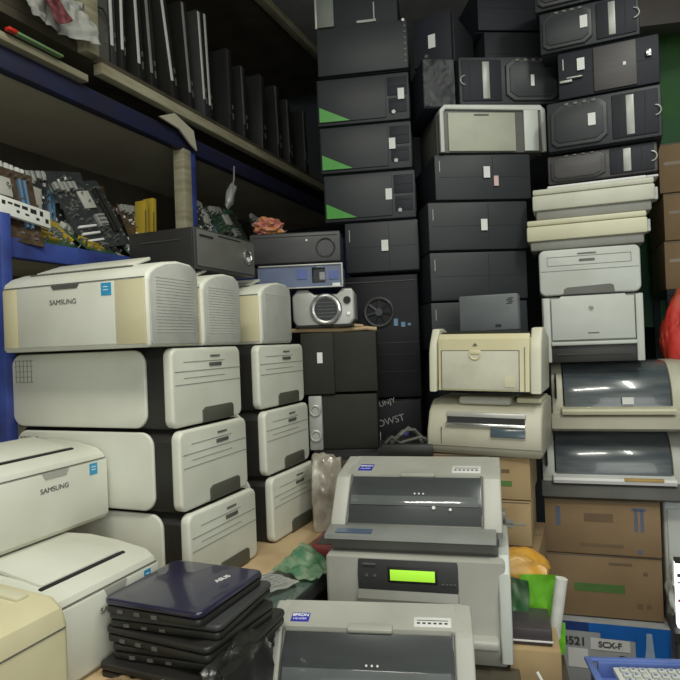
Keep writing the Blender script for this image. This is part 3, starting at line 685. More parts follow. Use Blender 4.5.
# ------------------------------------------------------------------ central dot matrix printers
def flat_dot_printer(label, loc, yaw, w, h, d, rise=.02, tilt=(0, 0), ex=.0):
    t = thing('dot_matrix_printer', label, 'printer', loc, yaw, 'grey dot matrix printers in the middle', tilt)
    # light shell
    obj('base', B().prism([(.0, .012), (.0, .046), (.02, .052), (d - .01, .06), (d - .01, 0), (.012, 0)], 'x', .004, w - .004, .006), MIDG, t)
    side = [(.045, .052), (.055, .075), (.135, h - .006), (.155, h), (d - .02, h + rise), (d, h - .03), (d, .03), (.06, .03)]
    obj('left_cheek', B().prism(side, 'x', .004 - ex, .036, .006, 3), GREYP, t)
    obj('right_cheek', B().prism(side, 'x', w - .040, w - .002 + ex, .006, 3), GREYP, t)
    obj('top_shell', B().prism([(.150, h - .05), (.150, h), (d - .015, h + rise), (d - .004, h + rise - .01), (d - .004, h - .05)], 'x', .02, w - .02, .002).box(.03, w - .03, .14, d, .03, h - .03), GREYP, t)
    # smoked cover
    L = math.hypot(.095, h - .062); a = math.atan2(h - .062, .095)
    M = Matrix.Translation((0, .056, .056)) @ Matrix.Rotation(a, 4, 'X')
    cv = obj('smoked_cover', B().prism([(.0, -.01), (.0, .004), (L * .33, .014), (L * .62, .016), (L * .97, .006), (L * .97, -.01)], 'x', .040, w - .042, .003, M=M), SMOKE, t)
    obj('cover_rim', B().box(.036, w - .038, -.004, .004, -.004, .008, .002, M=M).box(.036, .042, 0, L, -.004, .010, .002, M=M).box(w - .046, w - .040, 0, L, -.004, .010, .002, M=M), MIDG, t)
    obj('painted_gloss_band', B().box(.045, w - .05, L * .36, L * .55, .013, .0175, .001, M=M), mat('painted_gloss', (.13, .14, .14), .1, coat=.6), cv)  # lighter strip paints the gloss across the smoked cover
    b = B()
    for i in range(3): b.cyl((w * .50 + i * .012, L * .60, .0165), .0025, .002, 'z', 8, M=M)
    b.cyl((w * .62, L * .33, .0165), .005, .003, 'z', 10, M=M).cyl((w * .72, L * .30, .0165), .004, .003, 'z', 10, M=M)
    obj('cover_lights', b, STICK, cv)
    # front guide with slanted top
    g = obj('paper_guide', B().prism([(-.022, .040), (-.020, .050), (.045, .060), (.060, .056), (.060, .040)], 'x', -.008, w * .985, .003), mat('guide_grey', (.26, .27, .25), .45), t)
    obj('guide_inlay', B().box(.02, .12, -.005, .035, .0535, .0555, M=Matrix.Translation((0, 0, 0)) @ Matrix.Rotation(RAD(2.5), 4, 'X')), mat('blue_grey_inlay', (.10, .14, .22), .3), g)
    # handle bump, badge, label
    L2 = d - .165; MT = Matrix.Translation((0, .150, h)) @ Matrix.Rotation(math.atan2(rise, L2), 4, 'X'); RT = math.atan2(rise, L2)
    obj('cover_handle', B().box(w * .40, w * .62, -.012, .014, -.006, .005, .005, M=MT), GREYP, t)
    k = L2 / .17
    bd = obj('badge', B().box(.048, .090, .030 * k, .085 * k, -.001, .0016, .0008, M=MT), EBLUE, t)
    tn = MT @ Vector((.069, .068 * k, .002)); text('badge_name', 'EPSON', .0125, tn, INKW, bd, rot=(RT, 0, 0), ext=.0004, bold=.0004)
    tn = MT @ Vector((.069, .045 * k, .002)); text('badge_model', 'LQ-630K', .0085, tn, INKW, bd, rot=(RT, 0, 0), ext=.0004)
    lp = obj('label_plate', B().box(w * .72, w * .90, .020 * k, .080 * k, -.001, .0014, .001, M=MT), STICK, t)
    b = B()
    for i in range(6): b.box(w * .735 + i * .012, w * .735 + i * .012 + .007, .036 * k, .045 * k, .001, .0022, M=MT)
    b.box(w * .735, w * .885, .056 * k, .059 * k, .001, .0022, M=MT)
    obj('label_print', b, INK, lp)
    obj('platen_knob', B().cyl((w + .006, .10, h * .45), .020, .024, 'x', 20), MIDG, t)
    return t
FE = Frame(.172, 1.655, -14)
def badge_shift(t, dy, sc=1.0):
    pass
flat_dot_printer('grey dot matrix printer with smoked cover, top of the central stack', FE.at(-.230, 0, .912), FE.yaw, .455, .180, .33, .022, ex=.012)
flat_dot_printer('dot matrix printer in the foreground, cut off by the lower edge', Frame(.018, 1.222, -9).at(-.232, 0, .642), -9, .455, .208, .258, .020, ex=.002)
t = thing('label_printer', 'white printer with a bright green display, between the two central printers', 'printer', FE.at(-.235, -.028, .642), FE.yaw)
w, h, d = .472, .269, .36
obj('body', B().prism([(.0, .02), (-.012, .05), (.0, .15), (.0, h - .004), (.012, h), (d, h), (d, 0), (.01, 0)], 'x', 0, w, .010, 3), GREYP, t)
obj('control_panel', B().prism([(-.006, .185), (-.008, h - .045), (.0, h - .006), (.01, h - .006), (.01, .185)], 'x', .090, w - .118, .003), DARKG, t)
obj('display', B().box(.178, .295, -.011, -.004, .212, .240, .001), LEDG, t)
obj('display_bezel', B().box(.171, .302, -.009, -.003, .206, .246, .002), BLACKP, t)
b = B()
for i in range(4): b.box(.312 + i * .010, .318 + i * .010, -.010, -.006, .206, .209)
obj('panel_key_row', b, MIDG, t)
for i in range(2): obj('panel_button', B().cyl((.115 + i * .022, -.008, .222), .004, .003, 'y', 10), MIDG, t)
obj('panel_name', B().box(.105, .14, -.0095, -.006, .250, .254), MIDG, t)
obj('shoulder', B().prism([(-.004, .09), (-.02, .11), (-.02, .165), (-.004, .185), (.02, .185), (.02, .09)], 'x', .089, w - .118, .004), TAUPE, t)
obj('side_cheek', B().prism([(-.016, .02), (-.02, .10), (-.012, .175), (.0, h - .03), (.04, h + .006), (.30, h + .006), (d, h - .05), (d, .01)], 'x', w - .018, w + .012, .006, 3), WHITE2, t)
obj('paper_door', B().box(w * .70, w - .02, -.045, .0, .06, .085, .008, 3), GREYP, t)
# low table under them
t = thing('low_table', 'low dark table carrying the central printers', 'table', (.06, 1.12, 0), -12)
obj('table_top', B().box(-.24, .26, -.02, .92, .60, .640, .004), DWOOD, t)
for (x, y) in ((-.23, 0), (.21, 0), (-.23, .86), (.21, .86)): obj('leg', B().box(x, x + .04, y, y + .04, 0, .60), DWOOD, t)

# ------------------------------------------------------------------ laptops on the counter
def laptop(label, cx, cy, z, yaw, w, d, th, m, name_=None, group='laptops stacked in the foreground'):
    t = thing('closed_laptop', label, 'laptop', (cx, cy, z), yaw, group)
    def rr(w, d, r, n=5): return [(x - w / 2, y - d / 2) for x, y in rrect(w, d, r, n)]
    obj('base', B().prism(rr(w - .004, d - .004, .014), 'z', 0, th * .52, .004), BLACKP, t)
    obj('lid', B().prism(rr(w, d, .016), 'z', th * .58, th, .0045, 3), m, t)
    bs = []
    for i in range(3):
        x = -w * .34 + i * .042; bs.append(B())
        bs[-1].box(x, x + .013, -d / 2 - .0005, -d / 2 + .003, th * .14, th * .36)
    for i in range(2):
        y = -d * .25 + i * .04; bs.append(B())
        bs[-1].box(-w / 2 - .0005, -w / 2 + .003, y, y + .018, th * .14, th * .36)
    for b in bs: obj('port', b, MIDG, t)
    obj('hinge', B().cyl((-w * .36, d / 2 - .002, th * .5), th * .26, .05, 'x', 12).cyl((w * .36, d / 2 - .002, th * .5), th * .26, .05, 'x', 12), DARKG, t)
    if name_: text('lid_name', name_, .018, (0.060, .045, th + .0003), STICK, t, rot=(0, 0, RAD(78)), ext=.0003, bold=.0005)
    return t
lx, ly = -.345, 1.318
zb = .829; TH = .026
specs = [('closed black laptop, bottom of the foreground stack', .010, -.018, .030, BLACKP, -24, .275, .245),
         ('closed black laptop with metal hinge showing, second from the bottom', .030, .006, .026, BLACKP, -18, .285, .24),
         ('closed black laptop with a bright corner, third from the bottom', .012, -.004, .028, BLACKP, -26, .265, .235),
         ('closed dark laptop right under the navy one', .012, .010, .026, DARKG, -19, .262, .235),
         ('closed glossy navy laptop on top of the foreground stack', .0, .0, .027, NAVY, -23, .238, .236)]
z = zb
for i, (lab, dx, dy, th, m, yw, w_, d_) in enumerate(specs):
    th += .003
    laptop(lab, lx + dx, ly + dy, z, yw, w_, d_, th, m, 'ASUS' if i == 4 else None); z += th + .001
t = thing('chrome_button_drive', 'dark drive with a round chrome button poking out of the laptop stack', 'drive', (-.470, 1.252, .907), 36)

for o in list(t.children): pass
bpy.data.objects.remove(t)

# flat cardboard, paper, foil bag on the counter
t = obj('cardboard_sheet', B().box(-.04, .80, -.13, .50, 0, .0095, .001), CARDF); t.location = FL.at(0, 0, .8255); t.rotation_euler.z = RAD(FL.yaw); tag(t, 'flat tan cardboard sheet under the pile of white fronted printers', 'cardboard')
t = obj('cardboard_sheet', B().box(-.60, -.045, -.17, .50, 0, .0095, .001), CARDF); t.location = FL.at(0, 0, .8252); t.rotation_euler.z = RAD(FL.yaw); tag(t, 'flat cardboard under the small white printers near the laptops', 'cardboard')
t = obj('cardboard_strip', B().sheet(.30, .06, .006, seed=8, sc=10, th=.003), CARDF); t.location = FL.at(.50, -.16, .832); t.rotation_euler.z = RAD(FL.yaw + 4); tag(t, 'torn cardboard strip along the counter edge beside the farther printer column', 'cardboard')
t = obj('torn_cardboard', B().sheet(.16, .10, .012, seed=5, sc=12, th=.004), CARDF); t.location = (-.425, 1.18, .850); t.rotation_euler = (0, RAD(-6), RAD(40)); tag(t, 'torn piece of cardboard at the left foot of the laptop stack', 'cardboard')
t = thing('paper_sheet', 'crumpled white printed paper beside the laptop stack', 'paper', (-.232, 1.675, .838), FL.yaw - 25)
obj('sheet', B().sheet(.16, .12, .010, seed=2, sc=9), PAPER, t)
b = B()
for i in range(5):
    for j in range(7): b.box(-.06 + j * .017, -.05 + j * .017, -.04 + i * .018, -.034 + i * .018, .009, .0105)
obj('printed_lines', b, mat('grey_print', (.30, .32, .33), .8), t)
t = obj('foil_bag', B().sheet(.17, .13, .026, 34, 34, seed=4, sc=9), GREENFOIL); t.location = (-.118, 1.80, .845); t.rotation_euler = (RAD(12), 0, RAD(FL.yaw)); tag(t, 'crinkled green shiny bag on the counter by the central printers', 'bag')
t = thing('red_packet', 'dark red packet on the counter behind the green shiny bag', 'packet', FL.at(.43, -.245, .826), FL.yaw + 8)
obj('packet', B().box(0, .17, 0, .075, 0, .030, .005), REDD, t); obj('packet_label', B().box(.03, .14, .01, .06, .0305, .0315), DARKG, t)
t = obj('black_bag', B().blob((0, 0, .08), .038, .10, .085, .28, seed=5, sub=4, box=.4), BLKBAG); t.location = (-.225, 1.20, .74); t.rotation_euler.z = RAD(-20); tag(t, 'crumpled black plastic bag between the laptops and the foreground printer', 'bag')
t2 = text('bag_lettering', 'EXHL', .030, (.0, -.085, .13), CHROME, t, rot=(RAD(75), RAD(-18), RAD(8)))

# ------------------------------------------------------------------ small pile behind the farther printer column
t = thing('support_crate', 'dark crate on the floor carrying the projectors and black boxes', 'crate', (-.115, 2.365, 0), -5)
obj('crate_body', B().box(0, .26, 0, .20, 0, 1.078, .004), DWOOD, t); obj('crate_lid', B().box(-.002, .262, -.002, .202, 1.04, 1.08, .003), DARKG, t)
t = thing('speaker_box', 'dark box with a silver speaker front, under the plain black box', 'speaker', (-.128, 2.345, 1.082), -5)
obj('box_body', B().box(.05, .26, 0, .20, 0, .208, .008), OLIVE, t)
obj('silver_front', B().box(0, .052, -.010, .19, 0, .205, .006), ALU, t)
for zz in (.055, .150): 
    s_ = obj('speaker_cone', B().ring((.026, -.012, zz), .018, .006, 'y').cyl((.026, -.010, zz), .012, .008, 'y'), SILVER, t)
t = thing('plain_black_box', 'plain olive black box with a small tag, under the silver projector', 'box', (-.150, 2.335, 1.292), -5)
obj('box_body', B().box(0, .125, 0, .21, 0, .232, .004).box(.122, .285, .008, .215, .006, .232, .004), OLIVE, t)
obj('price_tag', B().box(.062, .082, -.0015, .001, .118, .158), STICK, t)
t = obj('rolled_mat', B().tube([(-.30, 0, 0), (-.15, .002, .002), (0, 0, -.002), (.10, -.003, .002), (.14, .0, -.003)], .008, 10).tube([(-.02, -.006, .012), (.04, -.01, .016), (.09, -.004, .010)], .006, 8), CARDF); t.location = (.0, 2.36, 1.534); tag(t, 'thin tan rolled strip lying under the silver projector', 'roll')
# silver projector
t = thing('silver_projector', 'silver projector with a big round lens, under the blue grey one', 'projector', (-.175, 2.34, 1.543), -5)
obj('body', B().prism([(.0, .03), (.02, .0), (.21, .0), (.235, .03), (.235, .13), (.225, .145), (.19, .145), (.17, .125), (.085, .125), (.06, .145), (.02, .145), (.0, .12)], 'y', 0, .19, .008, 3), SILVER, t)
lr = obj('lens_ring', B().ring((.128, -.006, .068), .050, .011, 'y', 36, 10), CHROME, t)
obj('lens', B().cyl((.128, -.004, .068), .042, .02, 'y', 32), LENS, t)
b = B()
for i in range(5): b.box(.128 - .034, .128 + .034, -.016, -.013, .068 - .028 + i * .013, .068 - .026 + i * .013)
obj('lens_fins', b, MIDG, t)
obj('sensor', B().cyl((.208, -.003, .100), .014, .01, 'y', 16), SLOT, t); obj('small_button', B().cyl((.212, -.003, .05), .006, .01, 'y', 12), CHROME, t)
obj('lower_trim', B().box(.01, .23, -.002, .02, -.0, .012, .003), OLIVE, t)
# blue grey projector
t = thing('blue_grey_projector', 'slim blue grey projector with a silver frame, between the silver one and a black box', 'projector', (-.300, 2.33, 1.692), -4)
obj('body', B().box(.004, .318, .004, .19, .004, .086, .006), PROJB, t)
obj('silver_frame', B().prism(rrect(.322, .09, .012, 4, 0, 0), 'y', .002, .008), PROJB, t)
b = B(); b.box(.004, .318, -.004, .004, .084, .090, .002).box(.004, .318, -.004, .004, .0, .005, .002).box(.314, .321, -.004, .004, .0, .09, .002)
obj('frame_strip', b, SILVER, t)
obj('lens_window', B().box(.205, .255, -.002, .004, .02, .078, .002), LENS, t); obj('label_strip', B().box(.15, .185, -.002, .004, .035, .070), mat('blue_label', (.08, .12, .34), .4), t); obj('label_strip', B().box(.27, .305, -.002, .004, .03, .06), mat('blue_label', (.08, .12, .34), .4), t)
obj('foot', B().box(.28, .31, -.003, .01, -.0, .016, .002), STICK, t)
# flat dark AV box
t = thing('flat_black_box', 'flat black media box above the blue grey projector', 'box', (-.325, 2.33, 1.786), -4)
obj('box_body', B().box(0, .34, .008, .20, 0, .118, .004), CASE, t); obj('front_panel', B().box(.0, .34, .0, .010, .004, .114, .003), DARKG, t)
obj('dial_ring', B().ring((.285, -.002, .055), .034, .003, 'y'), BLACKP, t); obj('indicator', B().cyl((.215, -.002, .085), .004, .004, 'y', 10), STICK, t); obj('panel_slot', B().box(.01, .33, -.001, .002, .10, .103), SLOT, t)
t = obj('plastic_flower', B().blob((0, 0, .035), .05, .03, .035, .5, seed=9, sc=3), mat('orange_pink_plastic', (.45, .20, .06), .5, dirt_or_glint=(.30, .06, .10), scale=30)); t.location = (-.26, 2.40, 1.906); tag(t, 'small orange and pink plastic flower on the flat black media box', 'ornament')
# silver film bag
t = obj('clear_film_bag', B().blob((0, 0, .120), .054, .05, .140, .16, seed=2, sub=5, sc=1.2, box=.75), FOIL); t.location = (-.062, 2.18, .829); tag(t, 'tall parcel in crinkled shiny film left of the central printers', 'parcel')
t = obj('cable_bundle', B().tube([(0, 0, 0), (.03, -.02, .03), (.06, 0, .05), (.09, .01, .03), (.11, .0, -.01)], .006).tube([(.0, .02, .0), (.04, .0, .04), (.08, -.01, .045), (.12, .01, .0)], .005).tube([(-.02, .0, .0), (.0, -.02, .025), (.03, .0, .0), (.10, -.02, .02), (.14, 0, .0)], .005), MIDG); t.location = (.165, 2.15, 1.13); tag(t, 'grey cable bundle behind the top central printer', 'cable')
t = thing('support_box', 'dark box behind the central printers under the cables', 'box', (.13, 2.13, 0), -10)
obj('box_body', B().box(0, .17, 0, .20, 0, 1.125, .005), CASE2, t); obj('box_lid', B().box(-.002, .172, -.002, .202, 1.08, 1.128, .003), BLACKP, t)

# ------------------------------------------------------------------ odds and ends between the piles
t = obj('amber_bag', B().blob((0, 0, .05), .085, .06, .06, .3, seed=6, sub=4, box=.3), ORANGE); t.location = (.500, 1.84, .735); tag(t, 'amber yellow plastic bag below the tan boxes', 'bag')
t = thing('lime_card', 'torn lime green paper sheet beside the brown boxes', 'paper', (.535, 1.74, .745), -12, None, (70, 0))
obj('sheet', B().sheet(.10, .13, .018, 20, 20, seed=3, sc=8, th=.002), LIME, t)
o = obj('torn_strip', B().sheet(.07, .08, .012, 14, 14, seed=7, sc=12, th=.002), LIME, t); o.location = (.02, -.095, .005)
t = thing('foam_roll', 'whitish foam board roll leaning beside the lime paper', 'roll', (.548, 1.70, .62), -10, None, (0, 9))
obj('roll', B().cyl((0, 0, .10), .016, .20, 'z', 16), PAPER, t); obj('yellowed_end', B().box(-.12, .016, -.012, .010, .0, .05, .006), CREAM, t)
t = obj('green_film', B().sheet(.05, .11, .016, 18, 18, seed=11, sc=12, th=.001), mat('dull_green_film', (.06, .20, .07), .3, dirt_or_glint=(.20, .28, .18), scale=20)); t.location = (.462, 1.70, .76); t.rotation_euler = (RAD(78), 0, RAD(-30)); tag(t, 'green tinted film beside the white printer with the green display', 'film')
t = thing('dark_book', 'dark purple grey folder in front of the lime paper', 'folder', (.412, 1.60, .692), -14)
obj('cover', B().box(0, .10, 0, .13, 0, .042, .003), mat('purple_grey_cover', (.06, .05, .055), .4), t); obj('white_edge', B().box(0, .102, -.004, .0, .010, .013), STICK, t)
t = thing('small_shelf_box', 'brown box under the dark folder and lime paper', 'box', (.40, 1.58, 0), -14)
obj('carton', B().box(0, .15, 0, .22, 0, .578, .003), DWOOD, t); obj('carton_flap', B().box(.0, .15, -.003, 0, .54, .578), CARD, t)
obj('carton_top', B().box(0.0, .125, 0, .20, .578, .690, .003), CARD2, t)
t = obj('white_cable', B().tube([(.45, 1.52, .66), (.47, 1.49, .62), (.478, 1.485, .55), (.49, 1.48, .47), (.50, 1.485, .40)], .004), PAPER); tag(t, 'thin pale cable hanging beside the blue printer carton', 'cable')
# crumpled paper right of brown boxes, white drum, lit sign
t = obj('crumpled_paper', B().blob((0, 0, .09), .035, .05, .12, .5, seed=4, sub=4, sc=3), PAPER); t.location = FR.at(.245, -.02, .43); tag(t, 'crumpled paper squeezed beside the brown box with the green bar', 'paper')
t = thing('side_carton', 'small carton behind the crumpled paper at the right edge', 'box', FR.at(.212, -.07, 0), FR.yaw)
obj('carton', B().box(0, .10, 0, .12, 0, .435, .003), CARD, t); obj('flap_seam', B().box(.002, .098, -.001, .001, .42, .423), SEAM, t)
t = thing('white_cabinet', 'white plastic cabinet at the right edge below the dot matrix printers', 'cabinet', FR.at(.225, .03, .80), FR.yaw)
t.location = FR.at(.214, .06, 0)
obj('body', B().box(0, .12, 0, .20, 0, .855, .012, 3), WHITE2, t); obj('door', B().box(.012, .108, -.006, 0, .06, .82, .004), WHITE2, t); obj('handle', B().box(.022, .030, -.02, -.004, .5, .62, .003), GREYP, t)
t = thing('lit_sign', 'glowing white sign panel with red marks at the right edge', 'sign', (.945, 1.80, .618), -20)
obj('panel', B().box(0, .16, 0, .03, 0, .19, .004), mat('lit_white_panel', (.95, .97, 1.0), .5, emit=1.3, var=.01), t)
obj('red_marks', B().box(.004, .03, -.0015, .001, .078, .086).box(.036, .06, -.0015, .001, .078, .086), mat('red_mark', (.7, .04, .04), .5), t)
obj('black_marks', B().box(.004, .05, -.0015, .001, .150, .160).box(.004, .045, -.0015, .001, .132, .136), INK, t)
obj('frame', B().box(.16, .166, -.002, .032, 0, .19).box(0, .16, -.002, .032, .19, .198), BLACKP, t)
t2 = thing('sign_stand', 'dark stand under the glowing white sign panel', 'stand', (.93, 1.78, 0), -20)
obj('stand_body', B().box(0, .22, 0, .12, 0, .612, .004), DARKG, t2); obj('stand_top', B().box(-.004, .224, -.004, .124, .59, .616), BLACKP, t2)

# right edge: cardboard boxes on a rack, red cloth, green cloth
t = thing('side_rack', 'dark rack at the right edge holding brown boxes', 'rack', (1.485, 2.80, 0), -18)
for (x, y) in ((0, 0), (.44, 0), (0, .36), (.44, .36)): obj('post', B().box(x, x + .03, y, y + .03, 0, 1.64), CASE2, t)
obj('deck', B().box(0, .47, 0, .39, 1.641, 1.668), CASE2, t)
obj('deck', B().box(0, .47, -.26, .39, 1.16, 1.185), CASE2, t)
for i, (z0, hh, lab) in enumerate(((1.669, .220, 'lowest'), (1.890, .215, 'middle'), (2.106, .225, 'topmost'))):
    carton('brown box on the rack at the right edge, %s of three' % lab, Frame(1.485, 2.80, -18).at(.002 - (.004, .0, .012)[i], .01, z0), -18 + (0, 1.5, -1)[i], .46, .34, hh - .001, CARD, ((.04, .2, .55, .62, TAPE),), group='brown boxes stacked at the right edge')
t = obj('red_bag', B().blob((0, 0, .21), .13, .10, .24, .18, seed=12, sub=5, sc=1.5), RED); t.location = (1.475, 2.60, 1.20); t.rotation_euler.z = .3; tag(t, 'crumpled red cloth bag with yellow patches at the right edge', 'bag')
t = obj('green_backdrop', B().sheet(1.0, 1.6, .05, 30, 30, seed=1, sc=2.5, th=.004), GREENCL); t.location = (1.75, 3.3, 2.30); t.rotation_euler = (RAD(90), 0, RAD(-15)); tag(t, 'green hanging cloth behind the piles at the right edge', 'cloth')
t = obj('ceiling_beam', B().box(0, 1.4, 0, .12, 0, .20, .004), mat('beam_brown', (.10, .085, .075), .6)); t.location = (1.12, 3.0, 2.93); t.rotation_euler.z = RAD(-10); tag(t, 'brown grey beam crossing the top right corner', 'beam')

# ------------------------------------------------------------------ laptops standing upright on the upper shelf
random.seed(4)
def upright(label, s, b, th, hh, d, lean, ydev, edge, m=BLACKP, grp='laptops standing upright on the top shelf'):
    hh += .10 if s < 1.25 else 0
    t = thing('upright_laptop', label, 'laptop', FL.at(s, SB + b, 2.535), FL.yaw + ydev, grp, (0, lean - 3))
    obj('shell', B().box(-th / 2, th / 2, 0, d, 0, hh, .005), m, t)
    obj('edge_strip', B().box(-th / 2 - .001, -th / 2 + min(th * .4, .012), -.003, .002, .075, hh - .01, .001), edge, t)
    obj('port', B().box(th * .12, th * .3, -.002, .001, .06, .09).box(th * .12, th * .3, -.002, .001, .11, .13), MIDG, t)
    return t
LT = [(.435, .00, .065, 'grey laptop with a bent cable on its face, nearest on the top shelf', MIDG, SILVER, 3),
      (.505, .01, .030, 'laptop with a bright silver edge, second nearest on the top shelf', DARKG, STICK, 2),
      (.545, .00, .026, 'laptop with a thin silver edge, third nearest on the top shelf', BLACKP, STICK, 3),
      (.67, .02, .040, 'black laptop beside the first gap on the top shelf', BLACKP, STICK, 0),
      (.76, .03, .040, 'black laptop with a dull edge, just past the first gap on the top shelf', BLACKP, ALU, -1),
      (.86, .00, .040, 'black laptop leaning away from the camera on the top shelf', BLACKP, STICK, -6),
      (.99, .01, .036, 'dark laptop with a paper tag near its top on the top shelf', BLACKP, ALU, -2),
      (1.08, .0, .036, 'laptop with a wide silver edge in the middle of the top shelf', DARKG, TIN, -1),
      (1.15, .02, .030, 'laptop with a bright narrow edge in the middle of the top shelf', BLACKP, TIN, 0),
      (1.30, .0, .040, 'black laptop with a dim edge past the middle of the top shelf', BLACKP, DARKG, 1),
      (1.45, .01, .045, 'thick black laptop past the middle of the top shelf', BLACKP, MIDG, 0),
      (1.62, .0, .050, 'thick black laptop in the far half of the top shelf', BLACKP, DARKG, 2),
      (1.80, .0, .045, 'dusty black laptop in the far half of the top shelf', BLACKP, MIDG, 0),
      (1.98, .02, .050, 'black laptop near the far end of the top shelf', BLACKP, MIDG, -1),
      (2.15, .0, .045, 'last visible black laptop at the far end of the top shelf', BLACKP, MIDG, 0)]
for (s, b_, th, lab, m, e, ln) in LT:
    upright(lab, s, b_, th, .36 + random.random() * .05, .26, ln, random.uniform(-4, 4), e, m)
t = obj('shelf_support_strip', B().box(.36, 2.8, 0, .3, 0, .004), DWOOD); t.location = FL.at(0, SB, 2.5305); t.rotation_euler.z = RAD(FL.yaw); tag(t, 'dark liner under the upright laptops', 'liner')
t = obj('bent_cable', B().tube([(0, 0, 0), (.02, -.004, .004), (.035, -.004, -.01), (.05, -.004, -.05)], .003), BLACKP); t.location = FL.at(.40, SB - .015, 2.70); t.rotation_euler.z = RAD(FL.yaw); tag(t, 'thin black cable against the nearest upright laptop', 'cable')

# clutter on the near end of the top shelf
def wrap(x, y, z): return (x, y * math.cos(y * 3), z + .1 * math.sin(x * 9) * .3)
t = thing('printed_plastic_bag', 'torn white plastic bag with red print at the upper left', 'bag', FL.at(.155, SB - .075, 2.575), FL.yaw, None, (80, 0))
obj('bag_film', B().sheet(.30, .17, .05, 34, 30, seed=6, sc=8), PAPER, t)
o = obj('red_print', B().sheet(.075, .20, .02, 10, 30, seed=6, sc=10, th=.003), REDPRINT, t); o.location = (-.065, .0, .040); o.rotation_euler = (0, 0, RAD(32))
t = obj('grey_sack', B().blob((0, 0, .1), .16, .10, .11, .35, seed=8, sub=4), BOARD); t.location = FL.at(.10, SB + .10, 2.66); t.rotation_euler.z = RAD(FL.yaw); tag(t, 'grey stuffed sack above the printed plastic bag at the upper left', 'sack')
t = obj('wood_plank', B().box(-.45, .30, 0, .10, 0, .12, .004), DWOOD); t.location = FL.at(0, SB - .01, 2.531); t.rotation_euler.z = RAD(FL.yaw); tag(t, 'dark plank on the shelf under the printed plastic bag', 'plank')
t = thing('coloured_strip', 'small green and red plastic strip on the upper beam at the left edge', 'strip', FL.at(.03, SB - .055, 2.431), FL.yaw)
obj('strip', B().box(0, .17, 0, .02, 0, .008, .002), mat('dull_green_strip', (.16, .28, .12), .4), t); obj('red_end', B().box(-.03, 0, 0, .02, 0, .01, .002), mat('red_end_plastic', (.6, .03, .02), .4), t)

# ------------------------------------------------------------------ circuit boards on the lower shelf
def circuit_board(label, s, b, yawd, lean, roll, w, h, pcb, seed, z=1.838, bright=False):
    rnd = random.Random(seed)
    t = thing('circuit_board', label, 'circuit board', FL.at(s, SB + b, z), FL.yaw + yawd, 'circuit boards heaped on the blue shelf', (-lean, roll))
    obj('board', B().box(0, w, 0, .003, 0, h), pcb, t)
    b1 = B()
    for i in range(5): b1.box(w * .02 + i * .020, w * .02 + i * .020 + .012 + .004 * (i % 2), -.018, 0, h - .035 - .006 * (i % 3), h - .008, .001)
    obj('rear_ports', b1, rnd.choice([TIN, ALU, ALU]), t)
    obj('chipset_heatsink', B().box(w * .52, w * .70, -.012, 0, h * .30, h * .48).box(w * .54, w * .68, -.02, -.012, h * .32, h * .34).box(w * .54, w * .68, -.02, -.012, h * .38, h * .40).box(w * .54, w * .68, -.02, -.012, h * .44, h * .46), ALU, t)
    obj('processor_socket', B().box(w * .42, w * .66, -.008, 0, h * .58, h * .84, .002), GREYP, t)
    b2 = B()
    for i in range(3): b2.box(w * .08, w * .44, -.012, 0, h * .10 + i * .028, h * .10 + i * .028 + .008, .001)
    obj('expansion_slots', b2, rnd.choice([STICK, GREYP, YEL, BLACKP]), t)
    b3 = B()
    for i in range(2): b3.box(w * .76 + i * .016, w * .76 + i * .016 + .008, -.014, 0, h * .2, h * .86, .001)
    obj('memory_slots', b3, rnd.choice([YEL, BLACKP, PORTB, BLACKP]), t)
    b4 = B()
    for i in range(26):
        x, zz = rnd.uniform(.04, .95) * w, rnd.uniform(.05, .95) * h
        b4.cyl((x, -.008, zz), .004, .016, 'y', 8)
    obj('capacitors', b4, CHROME, t)
    b5 = B()
    for i in range(44):
        x, zz = rnd.uniform(.03, .93) * w, rnd.uniform(.04, .93) * h; a = rnd.uniform(.004, .013)
        b5.box(x, x + a, -.004, 0, zz, zz + a * rnd.uniform(.6, 1.6))
    obj('chips', b5, rnd.choice([ALU, GREYP, TIN, MIDG]), t)
    return t
CB = [('brown circuit board at the left edge leaning on the heap', -.10, .02, -8, 20, 5, .24, .26, PCBB),
      ('green circuit board second from the left edge of the shelf', .02, .06, 5, 28, -12, .22, .24, PCBG),
      ('dark circuit board behind the white slotted plate', .10, .16, -5, 10, 8, .26, .30, PCBK),
      ('green circuit board in the middle of the heap, lying low', .15, .01, 10, 48, 0, .22, .20, PCBG),
      ('black circuit board standing high in the middle of the heap', .27, .15, -10, 12, -10, .26, .29, PCBK),
      ('black circuit board with a row of shiny capacitors, right part of the heap', .36, .04, -4, 22, -14, .22, .27, PCBK),
      ('brown circuit board at the right end of the heap', .50, .10, 8, 14, 6, .22, .26, PCBB),
      ('green circuit board near the front edge of the shelf', .33, .0, 0, 55, 4, .20, .18, PCBG),
      ('dark circuit board beyond the pale shelf post', 1.05, .03, 0, 20, 10, .24, .26, PCBK),
      ('brown circuit board far along the blue shelf', 1.40, .08, 5, 24, -8, .24, .26, PCBB),
      ('dark circuit board farthest along the blue shelf', 1.80, .06, -6, 18, 6, .26, .28, PCBK),
      ('small brown circuit board against the pale shelf post', .68, .08, 4, 18, -6, .19, .25, PCBB)]
CB += [('green circuit board high at the back of the heap near the left edge', -.02, .22, 6, 8, 4, .28, .33, PCBG),
       ('brown circuit board high at the back of the heap by the yellow bundles', .42, .22, -4, 8, -4, .28, .31, PCBB),
       ('small green circuit board resting low beside the yellow bundles', .55, .0, 0, 50, 8, .18, .16, PCBG),
       ('green circuit board in the dark part of the shelf past the post', 1.25, .0, 0, 26, -6, .24, .24, PCBG),
       ('black circuit board in the dark part of the shelf near its far end', 1.60, .02, 0, 20, 10, .24, .28, PCBK)]
